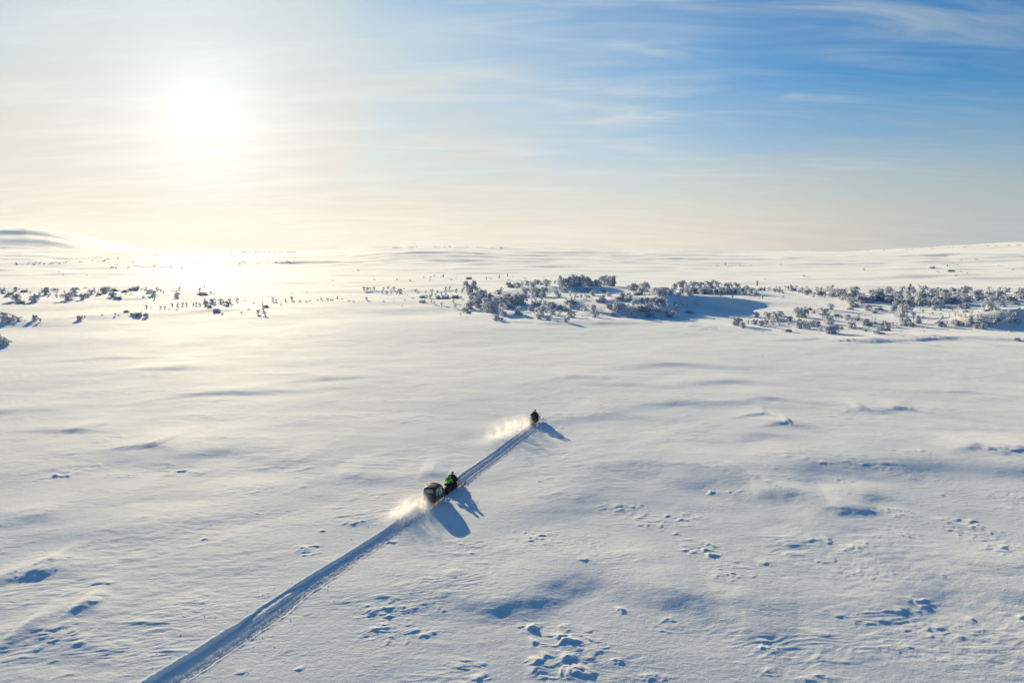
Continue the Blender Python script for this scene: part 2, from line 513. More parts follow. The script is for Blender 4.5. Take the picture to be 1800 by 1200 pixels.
TC = resample(TP, 0.45)
TL = np.concatenate([[0], np.cumsum(np.hypot(*np.diff(TC, axis=0).T))])
I_SLED = int(np.argmin(np.hypot(*(TC - G(757, 885)).T)))
L_SLED, L_END = TL[I_SLED], TL[-1]


def track_coords(x, y):
    """(index of the points near the trail, signed distance across, distance along)."""
    sel = np.where((x > TC[:, 0].min() - 4) & (x < TC[:, 0].max() + 4) & (y > TC[:, 1].min() - 4) & (y < TC[:, 1].max() + 4))[0]
    line = np.interp(y[sel], TC[:, 1], TC[:, 0])
    sel = sel[np.abs(x[sel] - line) < 3.6]
    X, Y = x[sel], y[sel]
    best = np.full(len(sel), 1e9)
    S = np.full(len(sel), 9.0)
    A = np.full(len(sel), L_END)
    for i in range(len(TC) - 1):
        a, b = TC[i], TC[i + 1]
        m0 = np.where((Y > min(a[1], b[1]) - 2.6) & (Y < max(a[1], b[1]) + 2.6))[0]
        if not len(m0):
            continue
        ab = b - a
        L = np.hypot(*ab)
        xx, yy = X[m0], Y[m0]
        t = np.clip(((xx - a[0]) * ab[0] + (yy - a[1]) * ab[1]) / (L * L), 0, 1)
        dd = np.hypot(xx - a[0] - ab[0] * t, yy - a[1] - ab[1] * t)
        s = ((xx - a[0]) * ab[1] - (yy - a[1]) * ab[0]) / L
        m = dd < best[m0]
        k = m0[m]
        best[k] = dd[m]
        S[k] = np.sign(s[m]) * dd[m]
        A[k] = TL[i] + t[m] * L
    return sel, S, A


def track_depth(S, A, x, y):
    """Height change across the trail (S: + to the right of travel)."""
    wob = 0.10 * perlin(A * 0.25, S * 0, 71)
    S = S + wob * 0.6
    n1 = fbm(x * 2.6, y * 2.6, 3, 90)
    n2 = fbm(x * 7.5, y * 7.5, 2, 95)
    # upper trail, cut by one machine: two ski grooves and the belt between them
    up = -0.19 * (1 - sst(0.22, 0.30, np.abs(S))) - 0.19 * (1 - sst(0.08, 0.14, np.abs(np.abs(S) - 0.62)))
    up = up + 0.03 * np.exp(-((np.abs(S) - 0.40) / 0.07) ** 2) - 0.02 * (1 - sst(0.5, 0.75, np.abs(S)))
    up = up + 0.03 * n2 * (1 - sst(0.5, 0.8, np.abs(S))) + 0.05 * np.exp(-((np.abs(S) - 0.80) / 0.12) ** 2) * (0.7 + n1)
    lug = 0.018 * np.sin(A * 2 * np.pi / 0.42) * (1 - sst(0.2, 0.3, np.abs(S)))
    up = up + lug
    # lower trail, both machines and the sledge: a wide trench with broken ridges on its right-hand half
    w = np.interp(A, [0, 10, L_SLED - 12, L_SLED], [1.02, 0.96, 0.80, 0.73]) * (1 + 0.10 * perlin(A / 2.7, A * 0, 77) + 0.05 * perlin(A / .8, A * 0 + S * .2, 78))
    u = S / w
    dn = -0.25 * (1 - np.where(u < 0, sst(0.93, 1.0, np.abs(u)), sst(0.72, 1.0, np.abs(u))))
    ak = TL[int(np.argmin(np.hypot(*(TC - G(492, 1068)).T)))]
    dn = dn + 0.20 * np.exp(-((A - ak) / 2.6) ** 4) * (1 - sst(-.50, -.38, u)) * sst(-1.0, -.9, u)
    r1 = np.exp(-((u - 0.08 - 0.05 * n1) / 0.08) ** 2) * 0.15
    r2 = np.exp(-((u - 0.55 - 0.06 * n2) / 0.10) ** 2) * 0.16
    dn = dn + (r1 + r2) * (1 - sst(0.9, 1.1, np.abs(u))) * (0.80 + 0.6 * n1 + 0.3 * n2)
    dn = dn + (0.05 * n1 + 0.07 * n2) * (1 - sst(0.86, 0.98, np.abs(u))) * sst(-0.3, 0.1, u)
    dn = dn + 0.022 * np.exp(-((np.abs(u) - 1.08) / 0.08) ** 2) * (1 + n1)
    k = sst(L_SLED - 0.5, L_SLED + 2.5, A)
    z = dn * (1 - k) + up * k
    return z * (1 - sst(L_END - 1.5, L_END, A))


LEE = np.array((-math.sin(SUN_AZ), -math.cos(SUN_AZ)))     # the way the shadows point


def scallop(zz, X, Y, k, cx, cy, h, la, wb, wl, ang, curve):
    R_ = (la + wb) * 2.2
    m = k[(np.abs(X[k] - cx) < R_) & (np.abs(Y[k] - cy) < R_)]
    if not len(m):
        return
    dx, dy = X[m] - cx, Y[m] - cy
    ca, sa = math.cos(ang), math.sin(ang)
    a, b = dx * ca + dy * sa, dx * sa - dy * ca          # b > 0: lee side
    b = b - curve * a * a / la + .06 * np.sin(a * 9 + cx)
    zz[m] += h * np.exp(-(np.abs(a) / la) ** 2.6) * np.where(b < 0, np.exp(-(b / wb) ** 2), 1 - sst(0, wl, b))


def height(x, y, detail=True):
    x = np.asarray(x, float).ravel()
    y = np.asarray(y, float).ravel()
    d = np.hypot(x, y)
    z = far_height(x, y)
    # rolling of the whole fell
    z = z + 0.30 * perlin(x / 46, y / 46, 3) * (1 - sst(200, 400, d)) * sst(10, 60, d)
    mid = sst(130, 320, d)
    z = z + mid * (0.9 * perlin(x / 95, y / 60, 5) + 0.45 * perlin(x / 34, y / 26, 6))
    fm = sst(500, 1200, d)
    z = z + fm * (5.0 * perlin(x / 420, y / 260, 8) + 1.8 * perlin(x / 130, y / 90, 9) + 0.8 * perlin(x / 50, y / 38, 10) + 0.9 * perlin(x / 300, y / 62, 11))
    hill = sst(1600, 2600, d) * sst(20, 60, z)
    ridg = 1 - np.abs(perlin(x / 520 + 0.0012 * y, y / 330, 12)) * 2
    z = z + hill * 5.0 * ridg
    for pts, h, wl, wb in BANKS:
        crest(z, x, y, pts, h, wl, wb)
    for pts, h, wl, wb in DRIFTS:
        g0 = px_line(pts)
        s_ = (0.80 if wl > .8 else .7) if g0[0][1] < 75 else (0.6 if g0[0][1] < 130 else 0.55 if g0[0][1] < 250 else 0.95)
        crest(z, x, y, g0, [q_ * s_ for q_ in h], wl * (1.7 if g0[0][1] < 75 else 1.35), wb)
    if not detail:
        return z
    near = np.where(d < 420)[0]
    X, Y = x[near], y[near]
    dn = d[near]
    fade = 1 - sst(220, 420, dn)
    # soft wind ripples, warped so that their lee is steeper
    a = perlin(X / 9 + 4, Y / 6.5, 20)
    Xw, Yw = X - LEE[0] * a * 1.2, Y - LEE[1] * a * 1.2
    zz = 0.060 * perlin(Xw / 11, Yw / 7.5, 21) + 0.020 * perlin(Xw / 4.6, Yw / 2.9, 22)
    mod = sst(-0.25, 0.55, perlin(X / 17, Y / 13, 23))
    zz = zz + mod * (0.017 * perlin(X / 1.9, Y / 1.05, 24) + 0.012 * perlin(X / .85, Y / .5, 25)) * (1 - sst(120, 200, dn))
    zz = zz + 0.006 * perlin(X / .36, Y / .3, 26) * (1 - sst(60, 110, dn))
    # scattered small wind-cut edges everywhere
    n = perlin(X / 2.3, Y / 1.3, 30)
    q = perlin((X - LEE[0] * n * .5) / 1.7, (Y - LEE[1] * n * .5) / 0.95, 31)
    rare = sst(0.12, 0.6, perlin(X / 8.5, Y / 5.5, 33))
    rib = np.maximum(1 - np.abs(perlin((X + .25 * Y) / 1.5, (Y - .25 * X + .3 * n) / .42, 34)) / .5, 0)
    zz = zz + rare * (0.07 * np.maximum(q - 0.15, 0) + 0.022 * rib)
    zz = zz * fade
    for cx, cy, rx, ry, amp, size in PATCHES:
        c = G(cx, cy)
        c2 = G(cx + rx, cy)
        c3, c4 = G(cx, cy - ry), G(cx, cy + ry)
        ax, ay = abs(c2[0] - c[0]), abs(c3[1] - c4[1]) / 2
        k = np.where((np.abs(X - c[0]) < ax * 1.9) & (np.abs(Y - c[1]) < ay * 1.9))[0]
        if not len(k):
            continue
        xx, yy = X[k], Y[k]
        rr = np.hypot((xx - c[0]) / ax, (yy - c[1]) / ay) + 0.45 * perlin(xx / (ax * .5), yy / (ay * .5), 40)
        mask = 1 - sst(0.45, 1.25, rr)
        bg = sst(.16, .26, amp)
        sx, sy = size * (1.5 - .75 * bg), size * (0.85 - .33 * bg)
        w1 = perlin(xx / (sx * 1.6), yy / (sy * 1.6), 41)
        xw, yw = xx - LEE[0] * w1 * size * .8, yy - LEE[1] * w1 * size * .8
        # ribs: long low ridges across the wind, their lee side steeper
        ca, sa = math.cos(0.24), math.sin(0.24)
        rx_, ry_ = xw * ca + yw * sa, -xw * sa + yw * ca
        ww = perlin(rx_ / 2.2, ry_ / 1.4, 45)
        q1 = perlin(rx_ / (size * 1.9), (ry_ + ww * .35) / (size * .46), 46)
        ribs = np.maximum(1 - np.abs(q1) / 0.5, 0)
        q1 = perlin((rx_ - LEE[0] * ribs * .2) / (size * 1.9), (ry_ + ww * .35 - LEE[1] * ribs * .2) / (size * .46), 46)
        ribs = np.maximum(1 - np.abs(q1) / 0.5, 0) ** 1.3
        q = perlin(xw / sx + 9, yw / sy, 42)
        l0 = np.maximum(q, 0)
        q = perlin((xw - LEE[0] * l0 * size * .5) / sx + 9, (yw - LEE[1] * l0 * size * .5) / sy, 42)
        brk = sst(0.05, 0.5, perlin(xx / (size * 1.1), yy / (size * .8), 44))
        lump = np.maximum(q - 0.1, 0) * 1.6
        sm = perlin(xx / (size * .30), yy / (size * .2), 43)
        big_ = sst(.16, .26, amp)
        zz[k] += mask * (amp * 0.10 * lump * (0.5 + 0.5 * brk) + min(amp, .16) * (0.34 * ribs * (.4 + .6 * brk) + 0.07 * sm))
        # scalloped wind-cut edges: short crests, steep and curved on the lee side
        ar = np.random.RandomState(int(cx * 7 + cy) % 9973)
        for _ in range(int(np.clip(ax * ay * 3.4 / (size * size), 5, 90))):
            rr_ = math.sqrt(ar.rand()) * 0.95
            an = ar.rand() * 6.283
            scallop(zz, X, Y, k, c[0] + math.cos(an) * rr_ * ax, c[1] + math.sin(an) * rr_ * ay, amp * (.15 + .33 * ar.rand() ** 1.5) * (1.1 - .6 * rr_),
                    size * (.16 + .28 * ar.rand()), size * (.22 + .2 * ar.rand()), size * (.12 + .08 * ar.rand()), 0.41 + ar.randn() * .35, (ar.rand() - .25) * .9)
    if len(x) > 1000:
        ar = np.random.RandomState(77)
        order = np.argsort(Y)
        Ys = Y[order]
        for _ in range(200):
            cy_ = 33 + 90 * ar.rand() ** 1.6
            cx_ = (ar.rand() - .5) * 1.62 * cy_
            if perlin(np.array([cx_ / 14]), np.array([cy_ / 11]), 60)[0] < -.02:
                continue
            sz = .35 + .6 * ar.rand() ** 2
            lo, hi = np.searchsorted(Ys, (cy_ - 2.5, cy_ + 2.5))
            scallop(zz, X, Y, order[lo:hi], cx_, cy_, .02 + .05 * ar.rand() ** 2, sz * (.5 + .5 * ar.rand()), sz * .8, sz * .35, 0.41 + ar.randn() * .35, (ar.rand() - .25) * .7)
    z[near] += zz
    sel, S, A = track_coords(x, y)
    if len(sel):
        flat = 1 - sst(1.0, 2.2, np.abs(S))
        z[sel] += track_depth(S, A, x[sel], y[sel])
    return z


# polar sheet: rings and spokes close together where the camera sees most
def ring_radii():
    r, out = 0.0, []
    r = 6.0
    while r < 27:
        out.append(r)
        r *= 1.22
    r = 27.0
    while r < 6400:
        out.append(r)
        r += min(0.56 * r * r / (H * 683), 0.0105 * r) if r < 1600 else r * 0.016
    out.append(6400)
    return np.array(out)


def spoke_angles():
    half, n = R(38.5), 900
    c = np.tan(np.linspace(-math.atan(math.tan(half)), math.atan(math.tan(half)), n))
    dense = np.linspace(-half, half, n)
    rest = []
    a = half
    st_ = dense[1] - dense[0]
    while a < 2 * math.pi - half:
        st_ = min(st_ * 1.25, R(4))
        if 2 * math.pi - half - a < R(12):
            st_ = max(R(0.6), (2 * math.pi - half - a) * 0.35)
        a += st_
        if a < 2 * math.pi - half - R(0.3):
            rest.append(a)
    return np.concatenate([dense, rest])


RR, AA = ring_radii(), spoke_angles()
NR, NA = len(RR), len(AA)
gx = (RR[:, None] * np.sin(AA)[None, :]).ravel()
gy = (RR[:, None] * np.cos(AA)[None, :]).ravel()
gz = height(gx, gy)
V = np.stack([np.append(gx, 0), np.append(gy, 0), np.append(gz, 0.0)], 1)
ii, jj = np.meshgrid(np.arange(NR - 1), np.arange(NA), indexing='ij')
j2 = (jj + 1) % NA
Q = np.stack([ii * NA + jj, ii * NA + j2, (ii + 1) * NA + j2, (ii + 1) * NA + jj], -1).reshape(-1, 4)[:, ::-1]
cxq = V[Q].mean(1)
sel, S_, A_ = track_coords(cxq[:, 0], cxq[:, 1])
tr = np.zeros(len(Q), bool)
wq = np.interp(A_, [0, 10, L_SLED, L_SLED + 3, L_END], [1.12, 1.04, 0.84, 0.84, 0.84])
tr[sel[(np.abs(S_) < wq) & (A_ < L_END - 0.6)]] = True
dq = np.hypot(cxq[:, 0], cxq[:, 1])
aq = np.arctan2(cxq[:, 0], cxq[:, 1])
fell_l = (dq > 1750) & (aq < math.atan2(ray(300, 440)[0], ray(300, 440)[1])) & (aq > -1.4)
fell_c = (dq > 1500) & (aq > math.atan2(ray(560, 440)[0], ray(560, 440)[1])) & (aq < math.atan2(ray(1440, 440)[0], ray(1440, 440)[1]))
fell_r = (dq > 1200) & (aq >= math.atan2(ray(1440, 440)[0], ray(1440, 440)[1])) & (aq < 1.4)
rest = ~(tr | fell_l | fell_c | fell_r)
tag(grid_mesh('snow_ground', V, Q[rest], M_SNOW), 'wind-packed snow plain with drifts and sastrugi', kind='structure')
trk = grid_mesh('snowmobile_track', V, Q[tr], M_TRACK)
trk.data.shade_flat()
tag(trk, 'churned trail cut through the snow by the snowmobiles', kind='structure')
tag(grid_mesh('left_fell', V, Q[fell_l], M_SNOW), 'rounded white fell under the sun', kind='structure')
tag(grid_mesh('middle_fell', V, Q[fell_c], M_SNOW), 'long low snowy rise on the horizon', kind='structure')
tag(grid_mesh('right_fell', V, Q[fell_r], M_SNOW), 'gentle snowy slope climbing at the horizon', kind='structure')
hub = mesh_obj('snow_ground', [(0, 0, float(gz[:NA].mean()))] + [tuple(V[j]) for j in range(NA)],
               [(0, 1 + j, 1 + (j + 1) % NA)[::-1] for j in range(NA)], M_SNOW, smooth=True)
tag(hub, 'snow under the drone', kind='structure')

_P = V[:-1]


def zat(x, y):
    """Height of the built sheet at a point (bilinear on the polar grid)."""
    d, a = math.hypot(x, y), math.atan2(x, y)
    i = int(np.clip(np.searchsorted(RR, d) - 1, 0, NR - 2))
    n = 900
    f = (a - AA[0]) / (AA[1] - AA[0])
    j = int(np.clip(math.floor(f), 0, n - 2))
    f = min(max(f - j, 0), 1)
    t = min(max((d - RR[i]) / (RR[i + 1] - RR[i]), 0), 1)
    g = lambda a_, b_: gz[a_ * NA + b_]
    return (g(i, j) * (1 - f) + g(i, j + 1) * f) * (1 - t) + (g(i + 1, j) * (1 - f) + g(i + 1, j + 1) * f) * t


def land(px, py):
    """Where the sight line through a place of the photograph meets the land."""
    d = ray(px, py)
    d = d / np.hypot(d[0], d[1])
    a = 28.0
    prev = a
    while a < 5200:
        if H + d[2] * a <= zat(d[0] * a, d[1] * a):
            lo, hi = prev, a
            for _ in range(12):
                m = (lo + hi) / 2
                if H + d[2] * m <= zat(d[0] * m, d[1] * m):
                    hi = m
                else:
                    lo = m
            a = hi
            return np.array((d[0] * a, d[1] * a, zat(d[0] * a, d[1] * a)))
        prev = a
        a *= 1.012
    return None


def px_per_m(p):
    """Photograph pixels per metre at a point."""
    return 1200.0 / (p[1] * CP + (H - p[2]) * SP)

# ------------------------------------------------------------------ frost-laden birches
def rime_material(name, col, twig):
    m = bpy.data.materials.new(name)
    m.use_nodes = True
    t = NT(m.node_tree)
    p = m.node_tree.nodes['Principled BSDF']
    out = m.node_tree.nodes['Material Output']
    tcn = t.n('ShaderNodeTexCoord')
    nz = t.noise(tcn.outputs['Object'], 26.0, 4, 0.7)
    c = t.mix(t.ss(nz, 0.60, 0.75), tuple(col) + (1,), tuple(twig) + (1,))
    t.put(p.inputs['Base Color'], c)
    p.inputs['Roughness'].default_value = 0.85
    p.inputs['Specular IOR Level'].default_value = 0.2
    b = t.n('ShaderNodeBump')
    b.inputs['Strength'].default_value = 0.45
    b.inputs['Distance'].default_value = 0.03
    t.put(b.inputs['Height'], t.noise(tcn.outputs['Object'], 34.0, 3, 0.7))
    t.put(p.inputs['Normal'], b.outputs[0])
    tl = t.n('ShaderNodeBsdfTranslucent')
    t.put(tl.inputs[0], t.mix(1.0, c, (0.985, 0.985, 1.0, 1), 'MULTIPLY'))
    mx = t.n('ShaderNodeMixShader')
    mx.inputs[0].default_value = 0.8
    t.t.links.new(p.outputs[0], mx.inputs[1])
    t.t.links.new(tl.outputs[0], mx.inputs[2])
    t.t.links.new(mx.outputs[0], out.inputs[0])
    return m


M_RIME = rime_material('hard_rime', (0.96, 0.97, 0.98), (0.80, 0.80, 0.83))
M_RIME2 = rime_material('snow_cushion', (0.86, 0.87, 0.88), (0.62, 0.60, 0.57))
M_BARK = principled('birch_bark', (0.30, 0.28, 0.27), 0.9, 0.2, bump=0.6, bscale=30, var=0.35)


def ico(sub):
    b = bmesh.new()
    bmesh.ops.create_icosphere(b, subdivisions=sub, radius=1)
    v = np.array([x.co[:] for x in b.verts])
    f = np.array([[y.index for y in x.verts] for x in b.faces])
    b.free()
    return v, f


ICO1, ICO2 = ico(1), ico(2)          # 20 and 80 triangles


class Acc:
    def __init__(self):
        self.v, self.f, self.n = [], [], 0

    def add(self, v, f):
        self.v.append(np.asarray(v, float))
        self.f += [tuple(int(i) + self.n for i in q) for q in f]
        self.n += len(v)

    def blob(self, rng, c, r, squash=0.85, lo=False, rough=0.28):
        v, f = ICO1 if lo else ICO2
        k = 1 + (rng.rand(len(v), 1) - 0.5) * 2 * rough
        a = rng.rand() * 6.28
        ca, sa = math.cos(a), math.sin(a)
        p = v * k
        p = np.stack([p[:, 0] * ca - p[:, 1] * sa, p[:, 0] * sa + p[:, 1] * ca, p[:, 2] * squash], 1)
        p[:, 0] *= 0.8 + 0.5 * rng.rand()
        self.add(p * r + np.asarray(c), f)

    def tube(self, pts, rad, seg=4):
        pts = np.asarray(pts, float)
        n = len(pts)
        vs = []
        for i in range(n):
            d = pts[min(i + 1, n - 1)] - pts[max(i - 1, 0)]
            d = d / (np.linalg.norm(d) + 1e-9)
            up = np.array((0, 0, 1.0)) if abs(d[2]) < 0.9 else np.array((1.0, 0, 0))
            a = np.cross(d, up)
            a /= np.linalg.norm(a)
            b = np.cross(d, a)
            r = rad[i] if hasattr(rad, '__len__') else rad
            for k in range(seg):
                t = 2 * math.pi * k / seg
                vs.append(pts[i] + (a * math.cos(t) + b * math.sin(t)) * r)
        fs = [(i * seg + k, i * seg + (k + 1) % seg, (i + 1) * seg + (k + 1) % seg, (i + 1) * seg + k) for i in range(n - 1) for k in range(seg)]
        fs.append(tuple(range(seg))[::-1])
        fs.append(tuple((n - 1) * seg + k for k in range(seg)))
        self.add(vs, fs)

    def mesh(self, name, mat, smooth=True):
        me = bpy.data.meshes.new(name)
        me.from_pydata(np.vstack(self.v).tolist(), [], self.f)
        if smooth:
            me.shade_smooth()
        me.materials.append(mat)
        return me


def bez(p0, p1, p2, p3, n):
    t = np.linspace(0, 1, n)[:, None]
    p0, p1, p2, p3 = map(lambda q: np.asarray(q, float), (p0, p1, p2, p3))
    return (1 - t) ** 3 * p0 + 3 * (1 - t) ** 2 * t * p1 + 3 * (1 - t) * t * t * p2 + t ** 3 * p3


def grow(kind, seed, lo=False):
    """A plant one unit tall: (crown, trunk) geometry."""
    rng = np.random.RandomState(seed)
    cr, tk = Acc(), Acc()
    if kind in ('arch', 'dome'):
        # stems bowed over by the load of rime, tips hanging back to the snow
        n = rng.randint(6, 10) if kind == 'arch' else rng.randint(9, 14)
        if lo:
            n = 4 if kind == 'arch' else 6
        bias = rng.rand() * 6.28
        for b in range(n):
            az = bias + b * 2.4 + rng.rand() * 0.7
            reach = (0.28 + 0.36 * rng.rand()) * (1.0 if kind == 'arch' else 0.9)
            top = 0.62 + 0.38 * rng.rand() if b else 0.98
            tip = 0.02 + top * 0.42 * rng.rand() ** 1.5
            u = np.array((math.cos(az), math.sin(az), 0))
            P = bez((0, 0, 0), u * reach * .25 + np.array((0, 0, top * 1.3)), u * reach * 1.0 + np.array((0, 0, top * 1.3)), u * reach + np.array((0, 0, tip)), 9)
            P += (rng.rand(9, 3) - .5) * np.array((.05, .05, .04)) * np.linspace(0, 1, 9)[:, None]
            if b < 3:
                tk.tube(P[:5], np.linspace(.028, .016, 5), 5)
            cr.tube(P[2:], np.linspace(.022, .012, 7), 4)
            m = 5 if lo else rng.randint(11, 15)
            for k in range(m):
                t = 0.10 + 0.90 * (k + rng.rand()) / m
                q = P[min(int(t * 8), 8)] + (rng.rand(3) - .5) * .10
                r = (0.045 + 0.06 * rng.rand()) * (1.7 if lo else 1.0) * (1.15 - 0.3 * t)
                cr.blob(rng, q, r, 0.8 + .3 * rng.rand(), lo or k % 2 == 0, .34)
                if not lo and rng.rand() < .75:
                    h = (0.06 + .20 * rng.rand()) * q[2] * 1.4
                    e = q + np.array(((rng.rand() - .5) * .10, (rng.rand() - .5) * .10, -h))
                    cr.tube([q, (q + e) / 2 + (rng.rand(3) - .5) * .03, e], [.014, .018, .007], 3)
                    if rng.rand() < .5:
                        cr.blob(rng, e, .018 + .02 * rng.rand(), 1.2, True, .3)
        for k in range(2 if lo else 6):
            a, rr = rng.rand() * 6.28, rng.rand() * .38
            cr.blob(rng, (math.cos(a) * rr, math.sin(a) * rr, .05 + .22 * rng.rand()), .13 + .10 * rng.rand(), .75, lo, .3)
    elif kind == 'spire':
        tk.tube([(0, 0, 0), (.01, 0, .5), (0, .01, .9)], [.045, .028, .01], 5)
        tiers = 5 if lo else 9
        for i in range(tiers):
            z = 0.08 + 0.84 * i / tiers
            rad = 0.36 * (1 - z) ** 0.8 + 0.03
            m = max(3, int((5 if lo else 9) * (1 - z)) + 2)
            for k in range(m):
                a = 6.28 * k / m + rng.rand() * .6 + i
                rr = rad * (.7 + .5 * rng.rand())
                e = np.array((math.cos(a) * rr, math.sin(a) * rr, z - rr * .35))
                cr.tube([(0, 0, z), e * (.5, .5, 1) + (0, 0, rr * .2), e], [.02, .03, .02], 4)
                cr.blob(rng, e, .05 + .04 * rng.rand(), .75, lo, .3)
                cr.blob(rng, e * (.55, .55, 1) + (0, 0, .03), .06 + .03 * rng.rand(), .7, True, .3)
        cr.blob(rng, (0, 0, .95), .05, 1.4, lo)
    elif kind == 'post':
        # a single stem cased in rime
        tk.tube([(0, 0, 0), (.01, 0, .4)], [.05, .04], 5)
        for k in range(5 if lo else 14):
            z = .08 + .86 * k / (4 if lo else 13)
            cr.blob(rng, ((rng.rand() - .5) * .12, (rng.rand() - .5) * .12, z), .10 + .07 * math.sin(z * 2.6) + .03 * rng.rand(), 1.1, lo, .3)
    elif kind == 'pole':
        # bare thin leaning stem with a few frosted twigs
        P = bez((0, 0, 0), (.05, 0, .35), (.12, 0, .7), (.3, 0, 1.0), 6)
        tk.tube(P[:3], [.03, .028, .025], 5)
        cr.tube(P[2:], [.03, .028, .024, .015], 4)
        for k in range(7):
            q = P[1 + k % 5]
            a = rng.rand() * 6.28
            e = q + np.array((math.cos(a) * .16, math.sin(a) * .16, .05 + .08 * rng.rand()))
            cr.tube([q, e], [.016, .008], 3)
            cr.blob(rng, q * .3 + e * .7, .022, 1, True)
    else:                                # bush: low wide cushion with twigs poking out
        m = 6 if lo else 20
        for k in range(m):
            a, r = rng.rand() * 6.28, rng.rand() ** .6 * .95
            z = (1 - r * r * .8) * (.25 + .45 * rng.rand())
            cr.blob(rng, (math.cos(a) * r, math.sin(a) * r * .8, z), .20 + .13 * rng.rand(), .75, lo, .33)
        for k in range(3 if lo else 9):
            a = rng.rand() * 6.28
            e = np.array((math.cos(a) * .8, math.sin(a) * .8, .6 + .45 * rng.rand()))
            tk.tube([(0, 0, 0), e * .6, e], [.05, .04, .02], 3)
            if not lo:
                cr.blob(rng, e, .07, 1, True)
    return cr, tk


PROTO = {}
for kind, cnt in (('arch', 7), ('dome', 5), ('spire', 2), ('post', 2), ('pole', 2), ('bush', 4)):
    PROTO[kind] = []
    for i in range(cnt):
        cr, tk = grow(kind, 100 + 17 * i + len(kind))
        PROTO[kind].append((cr.mesh('crown', M_RIME2 if kind == 'bush' else M_RIME), tk.mesh('trunk', M_BARK)))

